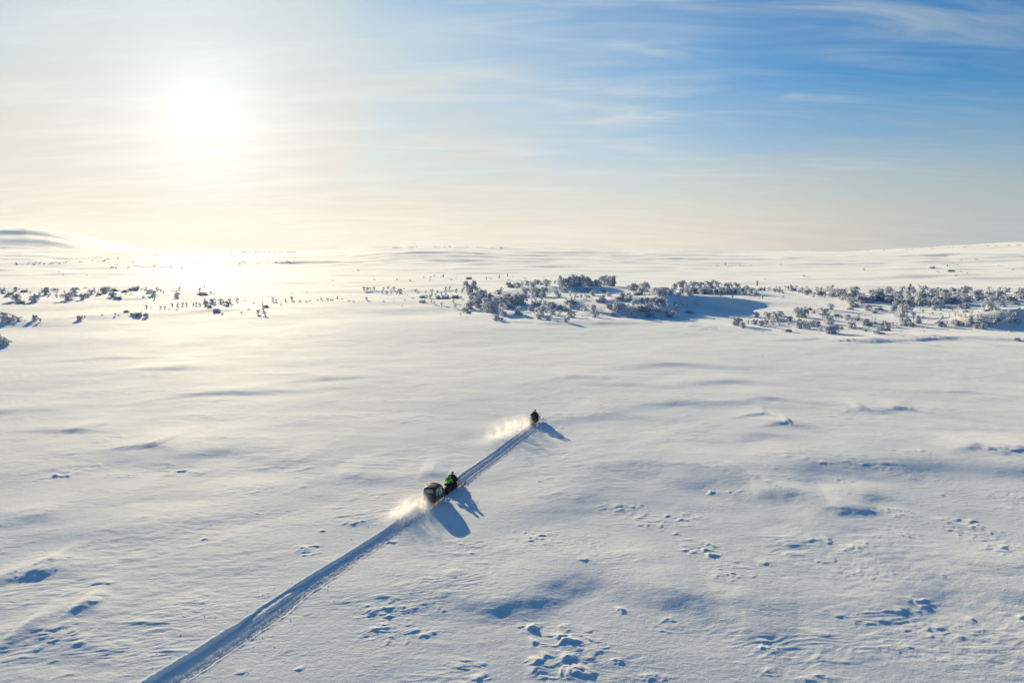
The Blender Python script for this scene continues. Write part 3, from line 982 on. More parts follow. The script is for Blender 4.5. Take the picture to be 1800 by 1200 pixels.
# photographed plants: column, row of the foot, height in rows, kind (a arched, d dome, s spire, u upright post, p bare leaning stem, b bush)
ROWS = {
    'upper row': ('left-hand upper band of birches', """5,517,11,a 28,512,8,a 43,513,6,b 19,518,6,b 29,529,13,d 36,533,6,b 62,530,13,a 55,527,5,b 80,518,10,d 91,510,4,b 102,513,6,a 100,523,7,a
119,528,12,a 131,514,9,a 124,518,6,b 130,521,6,b 145,527,11,d 153,523,8,a 161,518,9,a 166,512,7,a 174,519,6,b 183,516,11,d 189,512,8,a 200,511,5,b 209,511,4,b 198,522,9,a 207,525,6,b
220,514,6,b 231,510,5,b 238,508,5,b 244,508,6,a 250,509,4,b 257,509,5,a 222,518,4,b 230,518,4,b 262,516,8,a 270,519,9,a 272,526,6,a 276,511,6,a 281,510,4,b 235,516,5,p 253,522,4,b
310,517,7,a 311,522,8,a 315,511,7,a 303,512,3,b 351,512,7,a 354,518,6,b 358,519,6,b 359,506,4,a 371,516,5,a 377,516,3,b 150,507,3,b 110,519,4,b 68,522,5,b 12,522,5,b"""),
    'lower row': ('left-hand lower string of birches', """5,565,11,a 9,558,10,a 15,566,9,d 23,563,9,a 21,554,3,b 32,564,8,a 44,564,3,b 61,563,10,a 71,566,7,d 141,563,9,d 149,557,4,s
180,554,3,b 203,555,5,a 210,554,3,b 222,549,5,b 229,547,8,p 234,554,5,b 243,556,9,b 248,554,13,p 257,558,8,d 254,551,5,p 258,542,6,a 266,541,3,b 283,543,6,a 290,543,6,a 298,545,4,b 303,538,6,a 312,538,7,a 321,538,7,a 328,538,7,a
313,541,4,b 311,545,4,b 340,537,5,a 345,537,7,a 352,538,7,a 360,531,6,a 362,538,9,d 368,541,6,b 373,533,8,a 378,536,6,a 381,548,7,b 391,552,4,b 388,533,8,a 394,536,8,a 401,539,10,d 404,532,7,a 409,537,4,b
417,530,7,a 420,541,2,b 431,529,2,b 446,533,3,b 437,544,3,b 424,550,4,b 454,552,8,d 463,548,7,a 465,554,8,a 462,537,5,a 467,540,5,b"""),
    'centre specks': ('thin scatter between the left and middle groves', """480,530,8,a 485,531,6,a 494,537,4,a 502,530,5,a 513,528,7,d 528,530,4,b 538,531,4,b 545,529,3,b 558,528,3,b 565,528,5,a 576,528,5,a 583,528,4,b
593,525,5,s 601,526,3,b 613,529,3,b 621,530,3,b 645,528,7,a 674,530,3,b 692,533,7,p 711,528,3,b 707,538,2,b 539,513,2,b 512,515,2,b 629,476,3,b 585,494,3,u 658,492,3,b 698,492,4,s 721,494,4,b 746,488,3,b 757,488,3,b
763,487,4,a 756,493,3,b 779,488,6,u 775,488,2,b 793,492,4,b 801,491,9,p 824,491,5,b 855,491,5,a 862,490,3,b 878,489,7,a 892,486,5,u 893,492,3,b 922,490,3,b 955,488,2,b 1066,485,4,b 1082,486,3,b 901,487,4,p"""),
    'left edge of the middle grove': ('open left-hand fringe of the middle grove', """640,511,7,a 646,511,7,d 651,510,6,a 658,510,7,a 644,515,3,b 674,510,6,a 672,516,7,a 682,508,6,a 680,518,8,d 688,517,8,a 692,511,8,a 703,516,9,a 697,518,6,a 710,508,3,b 716,519,2,b 662,517,2,b
731,514,7,a 735,512,4,b 725,511,3,b 748,515,5,a 759,516,8,a 769,516,6,d 776,519,7,a 743,523,5,b 750,524,7,a 757,524,8,d 770,525,6,b 783,525,7,b 725,524,3,b 783,510,7,a 790,509,7,a 802,515,8,a 813,513,8,a 797,533,7,a 800,524,7,b 805,524,5,b
742,531,5,b 747,531,5,a 758,533,6,a 763,536,7,a 776,537,7,d 800,542,8,a 818,546,7,b 815,550,7,a 810,552,4,b 823,551,5,b 809,554,2,b 820,558,2,b"""),
    'middle grove': ('middle grove', """828,520,26,a 838,516,11,a 864,549,25,d 840,539,19,a 826,543,14,d 851,541,13,d 877,536,15,a 890,533,13,a 907,535,19,a 916,533,17,d 925,519,14,a 944,522,18,a 956,521,17,d 833,528,14,d 850,523,14,a
909,553,15,s 886,556,9,d 872,562,9,a 877,561,6,b 952,555,19,a 963,562,9,a 947,561,9,d 995,566,10,a 985,500,19,s 990,503,14,a 998,503,13,a 1008,503,21,a 1020,503,19,a 1028,502,19,a 1033,503,14,d 1040,503,11,a 1048,503,12,a 1055,503,9,a
1064,502,17,a 1072,503,14,a 1078,503,18,u 1105,512,7,a 1112,511,13,a 1119,511,11,a 1132,512,17,a 1128,517,12,d 1155,517,10,a 1003,558,12,a 1043,546,10,d 1046,558,13,a 1070,543,10,d 1085,545,14,a 1122,549,11,a 1137,548,13,d 1142,543,12,a
1190,545,8,d 1143,535,9,a 1165,533,10,a 1060,527,9,a 1095,524,9,d 1186,508,10,a 1219,507,13,a 1231,506,10,a 1249,507,14,a 1260,505,11,a 1280,508,11,a 1296,508,12,a 1312,510,9,a 1331,502,9,u 1340,524,7,u 1334,524,3,b 1329,518,5,b 1287,525,6,d
1198,505,12,d 1208,509,10,a 1241,513,9,a 1270,513,9,a 1286,516,9,a 1299,518,8,a 1322,510,5,b 1162,560,3,b 1031,561,4,b 1032,514,9,d 1260,543,2,b 1250,561,3,b 1238,569,3,p"""),
    'right grove': ('right-hand grove', """1295,572,14,a 1290,572,8,d 1305,576,10,d 1315,569,7,a 1327,570,9,a 1338,573,10,d 1347,570,9,a 1358,571,8,a 1330,557,9,a 1350,560,13,a 1366,565,18,a 1376,563,11,a 1388,565,10,d 1403,557,17,a 1413,558,15,d 1406,577,13,d 1415,576,10,a
1340,585,6,a 1375,582,6,a 1386,583,6,b 1427,574,11,d 1437,573,9,d 1414,545,8,a 1430,550,5,b 1433,546,5,p 1442,582,8,d 1455,586,15,a 1456,569,14,a 1465,586,15,d 1448,554,13,a 1460,545,12,a 1490,562,10,d 1495,577,12,a 1478,578,5,b 1520,571,12,d
1524,573,8,b 1520,582,5,b 1541,586,12,a 1537,588,8,d 1548,587,6,b 1555,581,8,b 1570,546,10,d 1576,544,7,b 1586,556,21,a 1590,572,14,a 1578,568,3,b 1600,571,7,b 1613,568,17,s 1606,557,8,d 1624,585,13,p 1652,574,10,d 1662,575,7,d 1622,550,7,a
1705,570,19,s 1716,577,9,d 1729,578,10,a 1736,570,8,b 1749,569,11,s 1775,567,9,d 1784,565,7,b 1694,571,5,b 1677,553,7,a 1699,549,5,b 1708,550,7,a 1690,543,9,d 1701,542,10,d 1737,538,13,a 1742,546,17,a 1761,534,9,a 1772,529,9,d 1785,557,9,a
1774,551,8,d 1786,535,7,b 1793,525,9,a 1798,517,8,a 1774,583,4,b 1788,598,6,b 1600,508,9,u 1616,506,7,a 1627,506,6,a 1515,541,9,d 1524,545,10,a 1545,545,8,b 1601,532,12,d 1640,520,11,a 1665,528,14,a 1690,520,11,a 1642,545,9,d 1655,542,6,b
1500,540,8,b 1560,530,12,d 1535,529,13,a 1512,528,12,a 1490,528,11,a 1478,521,9,a 1580,528,13,a 1620,528,14,a 1645,532,13,a 1720,515,7,a 1738,511,8,a 1757,511,8,a 1764,507,6,p 1404,515,6,u 1417,518,10,a 1410,512,7,a 1392,510,8,a 1370,509,6,a"""),
    'far slope': ('scatter of plants on the far slope', """1275,466,4,u 1286,468,2,b 1261,468,2,b 1279,469,2,b 1301,467,3,b 1319,467,2,b 1372,465,2,b 1519,476,4,a 1413,486,4,b 1345,491,2,b 1638,472,5,b 1644,471,4,b 1665,468,4,s
1672,478,5,b 1648,478,3,b 1716,457,4,b 1689,458,3,b 1682,467,3,b 1679,485,4,b 1773,471,5,p 1780,475,4,b 1755,467,2,b 1688,478,3,b 1700,480,2,b 1340,628,5,p 287,440,3,u 29,466,5,u 153,484,2,b 111,484,2,b 152,502,3,p 104,478,2,b
190,456,3,b 208,454,2,b 198,470,3,b 276,450,2,b 275,450,2,b 226,470,2,b 234,461,2,b 422,464,3,b 0,606,27,s 6,608,15,a 13,606,9,a"""),
}
FILL = [  # polygon of the crown bases, number, height range, weight of kinds, grove
    ([(822, 528), (850, 512), (905, 508), (985, 506), (1075, 508), (1085, 520), (1040, 545), (980, 556), (900, 553), (850, 546)], 115, (5, 11), 'middle grove'),
    ([(880, 512), (900, 508), (985, 503), (985, 498), (930, 499), (880, 504)], 22, (7, 12), 'middle grove'),
    ([(1085, 518), (1130, 514), (1200, 510), (1310, 509), (1335, 513), (1325, 520), (1230, 517), (1180, 522), (1150, 545), (1085, 552)], 85, (5, 10), 'middle grove'),
    ([(1312, 508), (1345, 504), (1400, 504), (1470, 507), (1480, 522), (1440, 524), (1390, 518), (1330, 512)], 60, (4, 9), 'right grove'),
    ([(1450, 510), (1500, 508), (1620, 510), (1720, 513), (1800, 514), (1800, 528), (1730, 534), (1680, 532), (1640, 540), (1560, 538), (1470, 535)], 125, (7, 15), 'right grove'),
    ([(1340, 562), (1400, 555), (1470, 553), (1560, 560), (1560, 580), (1470, 576), (1400, 572), (1330, 572)], 34, (4, 9), 'right grove'),
    ([(1640, 550), (1800, 548), (1800, 572), (1700, 575), (1640, 570)], 50, (4, 8), 'right grove'),
    ([(1130, 513), (1310, 510), (1325, 516), (1250, 519), (1150, 521)], 60, (7, 13), 'middle grove'),
    ([(1085, 540), (1200, 536), (1225, 548), (1150, 562), (1085, 560)], 22, (5, 11), 'middle grove'),
    ([(815, 528), (850, 510), (985, 503), (1130, 512), (1310, 509), (1330, 516), (1200, 548), (1060, 560), (880, 556)], 110, (3, 6), 'middle grove'),
    ([(1340, 508), (1500, 506), (1800, 512), (1800, 575), (1640, 572), (1560, 582), (1400, 576), (1300, 572), (1400, 545), (1340, 516)], 170, (3, 6), 'right grove'),
    ([(735, 512), (830, 510), (830, 545), (790, 535), (735, 522)], 14, (4, 8), 'left edge of the middle grove'),
    ([(0, 509), (120, 508), (290, 508), (310, 514), (270, 520), (150, 524), (0, 520)], 22, (4, 7), 'upper row'),
]
KIND = {'a': 'arch', 'd': 'dome', 's': 'spire', 'u': 'post', 'p': 'pole', 'b': 'bush'}
plants = []
for grove, (_, txt) in ROWS.items():
    for w in txt.split():
        a = w.split(',')
        plants.append([float(a[0]), float(a[1]), float(a[2]), KIND[a[3]], grove])


def inside(x, y, poly):
    c = False
    for i in range(len(poly)):
        (x1, y1), (x2, y2) = poly[i], poly[i - 1]
        if (y1 > y) != (y2 > y) and x < (x2 - x1) * (y - y1) / (y2 - y1) + x1:
            c = not c
    return c


rnd = random.Random(5)
for poly, cnt, (h0, h1), grove in FILL:
    k = 0
    xs, ys = [p[0] for p in poly], [p[1] for p in poly]
    while k < cnt:
        x, y = rnd.uniform(min(xs), max(xs)), rnd.uniform(min(ys), max(ys))
        if inside(x, y, poly):
            plants.append([x, y, rnd.uniform(h0, h1) * (0.7 + 0.3 * (y - min(ys)) / (max(ys) - min(ys))), rnd.choice(['arch', 'arch', 'dome', 'dome', 'bush']), grove])
            k += 1
# groups at the edge of sight
for x0, x1, y, n, grove in ((28, 185, 462, 46, 'far'), (400, 520, 443, 40, 'far'), (420, 520, 462, 14, 'far'), (680, 900, 435, 26, 'far'), (1500, 1800, 437, 16, 'far'), (200, 330, 468, 10, 'far')):
    for k in range(n):
        x = rnd.uniform(x0, x1)
        if grove == 'far' and y == 462 and x < 300:
            yy = 465 - 6 * (x - 28) / 157 + rnd.uniform(-2, 2)
        elif y in (443, 435, 437):
            yy = np.interp(x, [q[0] for q in SKY_PLAIN], [q[1] for q in SKY_PLAIN]) + 0.9
        else:
            yy = y + rnd.uniform(-3, 3)
        plants.append([x, yy, rnd.uniform(1.2, 2.6), 'bush', grove])

placed = []
for x, y, h, kind, grove in plants:
    p = land(x, y)
    if p is None:
        continue
    s = px_per_m(p)
    h = h * (0.96 if h > 3 else 1.0)
    placed.append(dict(x=x, y=y, p=p, h=h / s, px=h, kind=kind, grove=grove))

ORD = ['first', 'second', 'third', 'fourth', 'fifth', 'sixth', 'seventh', 'eighth', 'ninth', 'tenth', 'eleventh', 'twelfth', 'thirteenth', 'fourteenth',
       'fifteenth', 'sixteenth', 'seventeenth', 'eighteenth', 'nineteenth']
TENS = {2: 'twent', 3: 'thirt', 4: 'fort', 5: 'fift', 6: 'sixt', 7: 'sevent', 8: 'eight', 9: 'ninet'}


def ordinal(n):
    if n < 20:
        return ORD[n - 1]
    if n >= 100:
        return 'hundred-and-' + ordinal(n - 100) if n > 100 else 'hundredth'
    return TENS[n // 10] + ('ieth' if n % 10 == 0 else 'y-' + ORD[n % 10 - 1])


LOOK = {'arch': ('bowed frosted birch', 'frosted_birch', 'birch'), 'dome': ('rounded rime-caked birch', 'frosted_birch', 'birch'),
        'spire': ('pointed snow-laden tree', 'snowy_spruce', 'tree'), 'post': ('upright stem cased in rime', 'rime_stem', 'tree'),
        'pole': ('thin bare leaning stem', 'leaning_sapling', 'sapling'), 'bush': ('low snow-buried bush', 'snow_covered_bush', 'bush')}
PLACE = {'upper row': 'upper band on the left', 'lower row': 'lower string on the left', 'centre specks': 'thin scatter left of the grove',
         'left edge of the middle grove': 'left fringe of the middle grove', 'far slope': 'far slopes'}
SIZE = [(2.2, 'small'), (4.2, 'mid-sized'), (99, 'tall')]
birches = sorted([q for q in placed if q['kind'] in ('arch', 'dome')], key=lambda q: -q['px'])
bushes = sorted([q for q in placed if q['kind'] == 'bush' and q['grove'] != 'far'], key=lambda q: -q['px'])
others = [q for q in placed if q['kind'] in ('spire', 'post', 'pole')]
single = birches[:300] + bushes[:170] + others
mass = birches[300:] + bushes[170:] + [q for q in placed if q['grove'] == 'far']
by = {}
for q in single:
    d = q['y']
    if q['grove'] in ('middle grove', 'right grove'):
        cut = (512, 528, 545) if q['grove'] == 'middle grove' else (516, 530, 555)
        band = 'back row' if d < cut[0] else 'upper middle' if d < cut[1] else 'lower middle' if d < cut[2] else 'front row'
    else:
        band = ''
    q['band'] = band
    q['size'] = next(n for lim, n in SIZE if q['h'] < lim)
    by.setdefault((q['grove'], band, q['kind'], q['size']), []).append(q)
for (grove, band, kind, size), lst in by.items():
    lst.sort(key=lambda q: q['x'])
    for i, q in enumerate(lst):
        where = ('%s of the %s' % (band, grove)) if band else PLACE[grove]
        o_ = '' if len(lst) == 1 else (ordinal(i + 1) + ' ') if i else 'leftmost '
        q['label'] = '%s%s %s, %s' % (o_, size, LOOK[kind][0], where)
for q in single:
    if q['grove'] == 'far slope':
        if q['x'] < 40 and q['y'] > 590:
            q['label'] = {'spire': 'tall pointed rime-crusted tree cut by the left edge of the photo', 'arch': 'bowed frosted birch beside the pointed tree at the left edge',
                          'dome': 'frosted birch by the left edge'}.get(q['kind'], 'frosted bush by the left edge')
            if q['x'] > 10:
                q['label'] = 'smaller bowed birch outermost in the clump at the left edge'
        elif abs(q['x'] - 1340) < 2:
            q['label'] = 'lone broken stem sticking out of the open snow before the right-hand grove'
for q in single:
    kind = q['kind']
    lst = PROTO[kind]
    crown, trunk = lst[rnd.randrange(len(lst))]
    look, name, cat = LOOK[kind]
    e = bpy.data.objects.new(name, None)
    COL.objects.link(e)
    p = q['p']
    e.location = (p[0], p[1], p[2] - 0.04 * q['h'])
    e.rotation_euler = (rnd.uniform(-.06, .06), rnd.uniform(-.06, .06), rnd.uniform(0, 6.28) if kind != 'pole' else rnd.uniform(-.6, .6))
    w = rnd.uniform(1.15, 1.75) if kind in ('arch', 'dome') else 1.0
    if kind == 'bush':
        w = rnd.uniform(0.9, 1.5)
    e.scale = (q['h'] * w, q['h'] * w * rnd.uniform(.85, 1.1), q['h'] * 1.04)
    tag(e, q['label'], cat, {'birch': 'rime-laden birches', 'bush': 'snow-buried bushes'}.get(cat))
    for nm, me in (('crown', crown), ('trunk', trunk)):
        c = bpy.data.objects.new(nm, me)
        COL.objects.link(c)
        c.parent = e

# the plants past the count of the individual ones: real geometry in one piece per mass
LOW = {}
for kind in ('arch', 'dome', 'bush'):
    LOW[kind] = []
    for i in range(4):
        cr, tk = grow(kind, 300 + i, lo=True)
        LOW[kind].append((np.vstack(cr.v), cr.f, np.vstack(tk.v), tk.f))


def build_mass(name, lst, label):
    a, b = Acc(), Acc()
    for q in lst:
        cv, cf, tv, tf = LOW[q['kind']][rnd.randrange(4)]
        an = rnd.uniform(0, 6.28)
        M = np.array(((math.cos(an), -math.sin(an), 0), (math.sin(an), math.cos(an), 0), (0, 0, 1))) * q['h']
        a.add(cv @ M.T + q['p'] - (0, 0, .03 * q['h']), cf)
        b.add(tv @ M.T + q['p'] - (0, 0, .03 * q['h']), tf)
    root = bpy.data.objects.new(name, a.mesh(name, M_RIME))
    COL.objects.link(root)
    tag(root, label, kind='stuff')
    t = bpy.data.objects.new('stems', b.mesh('stems', M_BARK))
    COL.objects.link(t)
    t.parent = root
    tag(t, kind='stuff')


if mass:
    build_mass('dwarf_birch_thicket', [q for q in mass if q['grove'] != 'far'], 'small frosted scrub filling the gaps between the birches')
    build_mass('distant_scrub', [q for q in mass if q['grove'] == 'far'], 'dark specks of scrub along the far fells and the skyline')

# ------------------------------------------------------------------ haze
hz = mesh_obj('haze', [(sx * 6800, sy * 6800, z) for z in (-60, 260) for sy in (-1, 1) for sx in (-1, 1)],
              [(0, 2, 3, 1), (4, 5, 7, 6), (0, 1, 5, 4), (1, 3, 7, 5), (3, 2, 6, 7), (2, 0, 4, 6)])
mh = bpy.data.materials.new('cold_air')
mh.use_nodes = True
mh.node_tree.nodes.remove(mh.node_tree.nodes['Principled BSDF'])
vol = mh.node_tree.nodes.new('ShaderNodeVolumePrincipled')
vol.inputs['Color'].default_value = (0.93, 0.96, 1.0, 1)
vol.inputs['Density'].default_value = 0.000009
vol.inputs['Anisotropy'].default_value = 0.6
mh.node_tree.links.new(vol.outputs[0], mh.node_tree.nodes['Material Output'].inputs['Volume'])
hz.data.materials.append(mh)
tag(hz, kind='stuff')

# ------------------------------------------------------------------ snowmobiles, riders and the cabin sledge
M_BLACK = principled('black_plastic', (0.018, 0.019, 0.022), 0.42, 0.5, bump=0.1, bscale=60)
M_HOOD = principled('dark_cowl_paint', (0.022, 0.026, 0.034), 0.28, 0.5, coat=0.6)
M_GREYP = principled('pale_cowl_panel', (0.42, 0.45, 0.48), 0.4, 0.5, var=0.1)
M_RUB = principled('track_rubber', (0.025, 0.025, 0.026), 0.85, 0.3, bump=0.4, bscale=30, var=0.3)
M_STEEL = principled('worn_steel', (0.33, 0.33, 0.34), 0.42, 0.5, 0.9)
M_ALU = principled('tunnel_aluminium', (0.10, 0.11, 0.12), 0.45, 0.5, 0.6)
M_SKI = principled('ski_plastic', (0.30, 0.27, 0.24), 0.5, 0.4, var=0.3, bscale=20)
M_SEAT = principled('seat_vinyl', (0.016, 0.016, 0.018), 0.6, 0.4, bump=0.3, bscale=80)
M_RED = principled('red_lens', (0.45, 0.02, 0.015), 0.25)
M_GLASS = principled('smoked_windshield', (0.08, 0.085, 0.09), 0.08, 0.5, **{'Transmission Weight': 0.55, 'Alpha': 0.75})
M_TARP = principled('black_tarpaulin', (0.016, 0.018, 0.017), 0.5, 0.5, bump=0.5, bscale=9, var=0.2)
M_OLIVE = principled('olive_canvas', (0.085, 0.082, 0.060), 0.6, 0.4, bump=0.5, bscale=10, var=0.3)
M_TAN = principled('tan_canvas', (0.36, 0.29, 0.20), 0.65, 0.35, bump=0.5, bscale=10, var=0.15)
M_PANE = principled('grey_vinyl_window', (0.16, 0.185, 0.21), 0.16, 0.6, coat=0.5, bump=0.35, bscale=5)
M_LIGHTPANE = principled('pale_vinyl_window', (0.36, 0.40, 0.44), 0.22, 0.5, coat=0.4, bump=0.3, bscale=6)
M_SUIT = principled('black_snow_suit', (0.016, 0.018, 0.021), 0.75, 0.3, bump=0.5, bscale=22, var=0.3)
M_SUIT2 = principled('dark_green_suit', (0.018, 0.032, 0.030), 0.75, 0.3, bump=0.5, bscale=22, var=0.3)
M_LIME = principled('lime_jacket', (0.20, 0.78, 0.05), 0.6, 0.3, bump=0.5, bscale=20, var=0.12)
M_HELM = principled('dark_helmet', (0.05, 0.055, 0.06), 0.22, 0.5, coat=0.8)
M_HELMG = principled('grey_helmet', (0.13, 0.15, 0.16), 0.25, 0.5, coat=0.8)
M_HELMR = principled('red_helmet', (0.36, 0.02, 0.025), 0.25, 0.5, coat=0.8)
M_HELML = principled('lime_helmet', (0.16, 0.60, 0.04), 0.3, 0.5, coat=0.6)
M_VIS = principled('visor', (0.03, 0.025, 0.02), 0.06, 0.6, coat=1.0)
M_SKIN = principled('skin', (0.52, 0.34, 0.26), 0.55, 0.3)
M_RIM = principled('brown_trim', (0.14, 0.09, 0.055), 0.5)


def B():
    return bmesh.new()


def link(name, b, mat, parent, smooth=True, bevel=0.0):
    if bevel:
        bmesh.ops.bevel(b, geom=b.edges[:], offset=bevel, segments=2, affect='EDGES', profile=0.6)
    me = bpy.data.meshes.new(name)
    bmesh.ops.recalc_face_normals(b, faces=b.faces[:])
    b.to_mesh(me)
    b.free()
    if smooth:
        me.shade_smooth()
        me.set_sharp_from_angle(angle=R(38))
    me.materials.append(mat)
    o = bpy.data.objects.new(name, me)
    COL.objects.link(o)
    o.parent = parent
    return o


def bbox(b, c, s, rot=None):
    M = Matrix.Translation(c) @ (rot.to_matrix().to_4x4() if rot else Matrix()) @ Matrix.Diagonal((s[0], s[1], s[2], 1))
    bmesh.ops.create_cube(b, size=1, matrix=M)


def btube(b, pts, rad, seg=8):
    a = Acc()
    a.tube(pts, rad, seg)
    vs = [b.verts.new(v) for v in np.vstack(a.v)]
    for f in a.f:
        b.faces.new([vs[i] for i in f])


def loft(b, rings, cap=True):
    """Skin closed rings of equal count."""
    rv = [[b.verts.new(p) for p in r] for r in rings]
    n = len(rings[0])
    for i in range(len(rv) - 1):
        for k in range(n):
            b.faces.new((rv[i][k], rv[i][(k + 1) % n], rv[i + 1][(k + 1) % n], rv[i + 1][k]))
    if cap:
        b.faces.new(rv[0][::-1])
        b.faces.new(rv[-1])


def super_ring(cx, y, cz, w, h, e=4.0, n=20, low=1.0):
    out = []
    for k in range(n):
        t = 2 * math.pi * k / n
        c, s = math.cos(t), math.sin(t)
        x = math.copysign(abs(c) ** (2 / e), c) * w / 2
        z = math.copysign(abs(s) ** (2 / e), s) * h / 2
        if s < 0:
            x *= low
        out.append((cx + x, y, cz + z))
    return out


def snowmobile(loc, rz, label, group='snowmobiles on the trail'):
    r = bpy.data.objects.new('snowmobile', None)
    COL.objects.link(r)
    r.location = loc
    r.rotation_euler = (0, 0, rz)
    tag(r, label, 'snowmobile', group)
    # belt: a closed loop with lugs, and the wheels inside
    b = B()
    loop = []
    for k in range(12):
        t = math.pi / 2 + math.pi * k / 11
        loop.append((-1.28 + 0.17 * math.cos(t), 0.19 + 0.17 * math.sin(t)))
    for k in range(12):
        t = -math.pi / 2 + math.pi * k / 11
        loop.append((0.42 + 0.15 * math.cos(t), 0.30 + 0.15 * math.sin(t)))
    loop.insert(12, (0.05, 0.02))
    rings = []
    for yy, zz in loop:
        rings.append((yy, zz))
    cy = sum(q[0] for q in rings) / len(rings)
    cz = 0.22
    vo, vi = [], []
    for sx in (-0.25, 0.25):
        vo.append([b.verts.new((sx, q[0], q[1])) for q in rings])
        vi.append([b.verts.new((sx, cy + (q[0] - cy) * 0.975, cz + (q[1] - cz) * 0.82)) for q in rings])
    n = len(rings)
    for k in range(n):
        j = (k + 1) % n
        b.faces.new((vo[0][k], vo[0][j], vo[1][j], vo[1][k]))
        b.faces.new((vi[0][k], vi[1][k], vi[1][j], vi[0][j]))
        b.faces.new((vo[0][k], vi[0][k], vi[0][j], vo[0][j]))
        b.faces.new((vo[1][k], vo[1][j], vi[1][j], vi[1][k]))
    for k in range(n):
        q0, q1 = rings[k], rings[(k + 1) % n]
        L = math.hypot(q1[0] - q0[0], q1[1] - q0[1])
        m = max(1, int(L / 0.09))
        for i in range(m):
            t = (i + .5) / m
            yy, zz = q0[0] + (q1[0] - q0[0]) * t, q0[1] + (q1[1] - q0[1]) * t
            a = math.atan2(q1[1] - q0[1], q1[0] - q0[0])
            bbox(b, (0, yy, zz), (0.46, 0.02, 0.05), Euler((a, 0, 0)))
    belt = link('drive_belt', b, M_RUB, r, False)
    for yy, zz, rad in ((-1.28, .19, .12), (-.75, .14, .08), (-.25, .14, .08), (.42, .30, .10)):
        for sx in (-.14, .14):
            b = B()
            bmesh.ops.create_cone(b, cap_ends=True, segments=14, radius1=rad, radius2=rad, depth=.04, matrix=Matrix.Translation((sx, yy, zz)) @ Matrix.Rotation(R(90), 4, 'Y'))
            link('idler_wheel', b, M_BLACK, belt)
    # tunnel with running boards
    b = B()
    bbox(b, (0, -.55, .50), (.50, 1.85, .10))
    bbox(b, (-.255, -.55, .42), (.02, 1.85, .20))
    bbox(b, (.255, -.55, .42), (.02, 1.85, .20))
    link('tunnel', b, M_ALU, r, bevel=.008)
    for sx in (-1, 1):
        b = B()
        bbox(b, (sx * .385, -.35, .36), (.22, 1.45, .025))
        bbox(b, (sx * .49, -.35, .385), (.025, 1.45, .06))
        for k in range(12):
            bbox(b, (sx * .385, -.95 + k * .11, .379), (.19, .02, .015))
        link('running_board', b, M_BLACK, r, False)
    b = B()
    rings = []
    for y, w, h, z in ((-1.42, .24, .10, .60), (-1.30, .34, .16, .64), (-1.0, .36, .24, .69), (-.55, .35, .25, .70), (-.15, .30, .24, .69), (.12, .24, .26, .72), (.25, .18, .22, .74)):
        rings.append(super_ring(0, y, z, w, h, 3.2, 16))
    loft(b, rings)
    link('seat', b, M_SEAT, r)
    b = B()
    bbox(b, (0, -1.40, .98), (.34, .08, .26), Euler((R(12), 0, 0)))
    bmesh.ops.bevel(b, geom=b.edges[:], offset=.03, segments=2, affect='EDGES', profile=0.6)
    for sx in (-.12, .12):
        btube(b, [(sx, -1.34, .66), (sx, -1.40, .90)], .014, 6)
    link('backrest', b, M_SEAT, r)
    # cowl
    b = B()
    sec = [(.10, .50, .34, .62), (.30, .70, .50, .66), (.60, .84, .56, .66), (.95, .80, .52, .60), (1.25, .62, .40, .52), (1.48, .38, .22, .46), (1.56, .2, .10, .44)]
    loft(b, [super_ring(0, y, z, w, h, 2.6, 20, 1.0) for y, w, h, z in sec])
    hood = link('cowl', b, M_HOOD, r)
    for sx in (-1, 1):
        b = B()
        bbox(b, (sx * .17, 1.36, .665), (.16, .06, .07), Euler((R(-28), 0, sx * R(-14))))
        link('headlight', b, M_LIGHTPANE, hood, bevel=.01)
    for sx in (-1, 1):
        b = B()
        rings = []
        for y, w, z0, z1 in ((.22, .375, .58, .80), (.55, .43, .52, .84), (.92, .405, .50, .74), (1.15, .345, .50, .62)):
            rings.append([(sx * (w - .01), y, z0), (sx * (w + .012), y, z0 + .02), (sx * (w + .008 - .05), y, z1), (sx * (w - .09), y, z1)])
        loft(b, rings)
        link('side_panel', b, M_GREYP, r)
    b = B()
    rows = []
    for i in range(6):
        t = i / 5
        z = .90 + .46 * t
        rows.append([((k / 8 - .5) * (.66 - .16 * t ** 2), .74 - .30 * t - .16 * abs(k / 4 - 1) ** 2, z - .07 * abs(k / 4 - 1) ** 2 * t) for k in range(9)])
    fr = [[b.verts.new(p) for p in row] for row in rows]
    bk = [[b.verts.new((p[0], p[1] + .012, p[2])) for p in row] for row in rows]
    for i in range(5):
        for k in range(8):
            b.faces.new((fr[i][k], fr[i][k + 1], fr[i + 1][k + 1], fr[i + 1][k]))
            b.faces.new((bk[i][k], bk[i + 1][k], bk[i + 1][k + 1], bk[i][k + 1]))
    ws = link('windshield', b, M_GLASS, r)
    b = B()
    btube(b, [rows[i][0] for i in range(6)] + [rows[5][k] for k in range(1, 9)] + [rows[i][8] for i in range(4, -1, -1)], .014, 6)
    link('windshield_trim', b, M_RIM, ws)
    b = B()
    btube(b, [(0, .42, .80), (0, .30, 1.06)], .03, 8)
    btube(b, [(-.40, .22, 1.08), (-.25, .28, 1.10), (0, .31, 1.07), (.25, .28, 1.10), (.40, .22, 1.08)], .014, 8)
    hb = link('handlebar', b, M_BLACK, r)
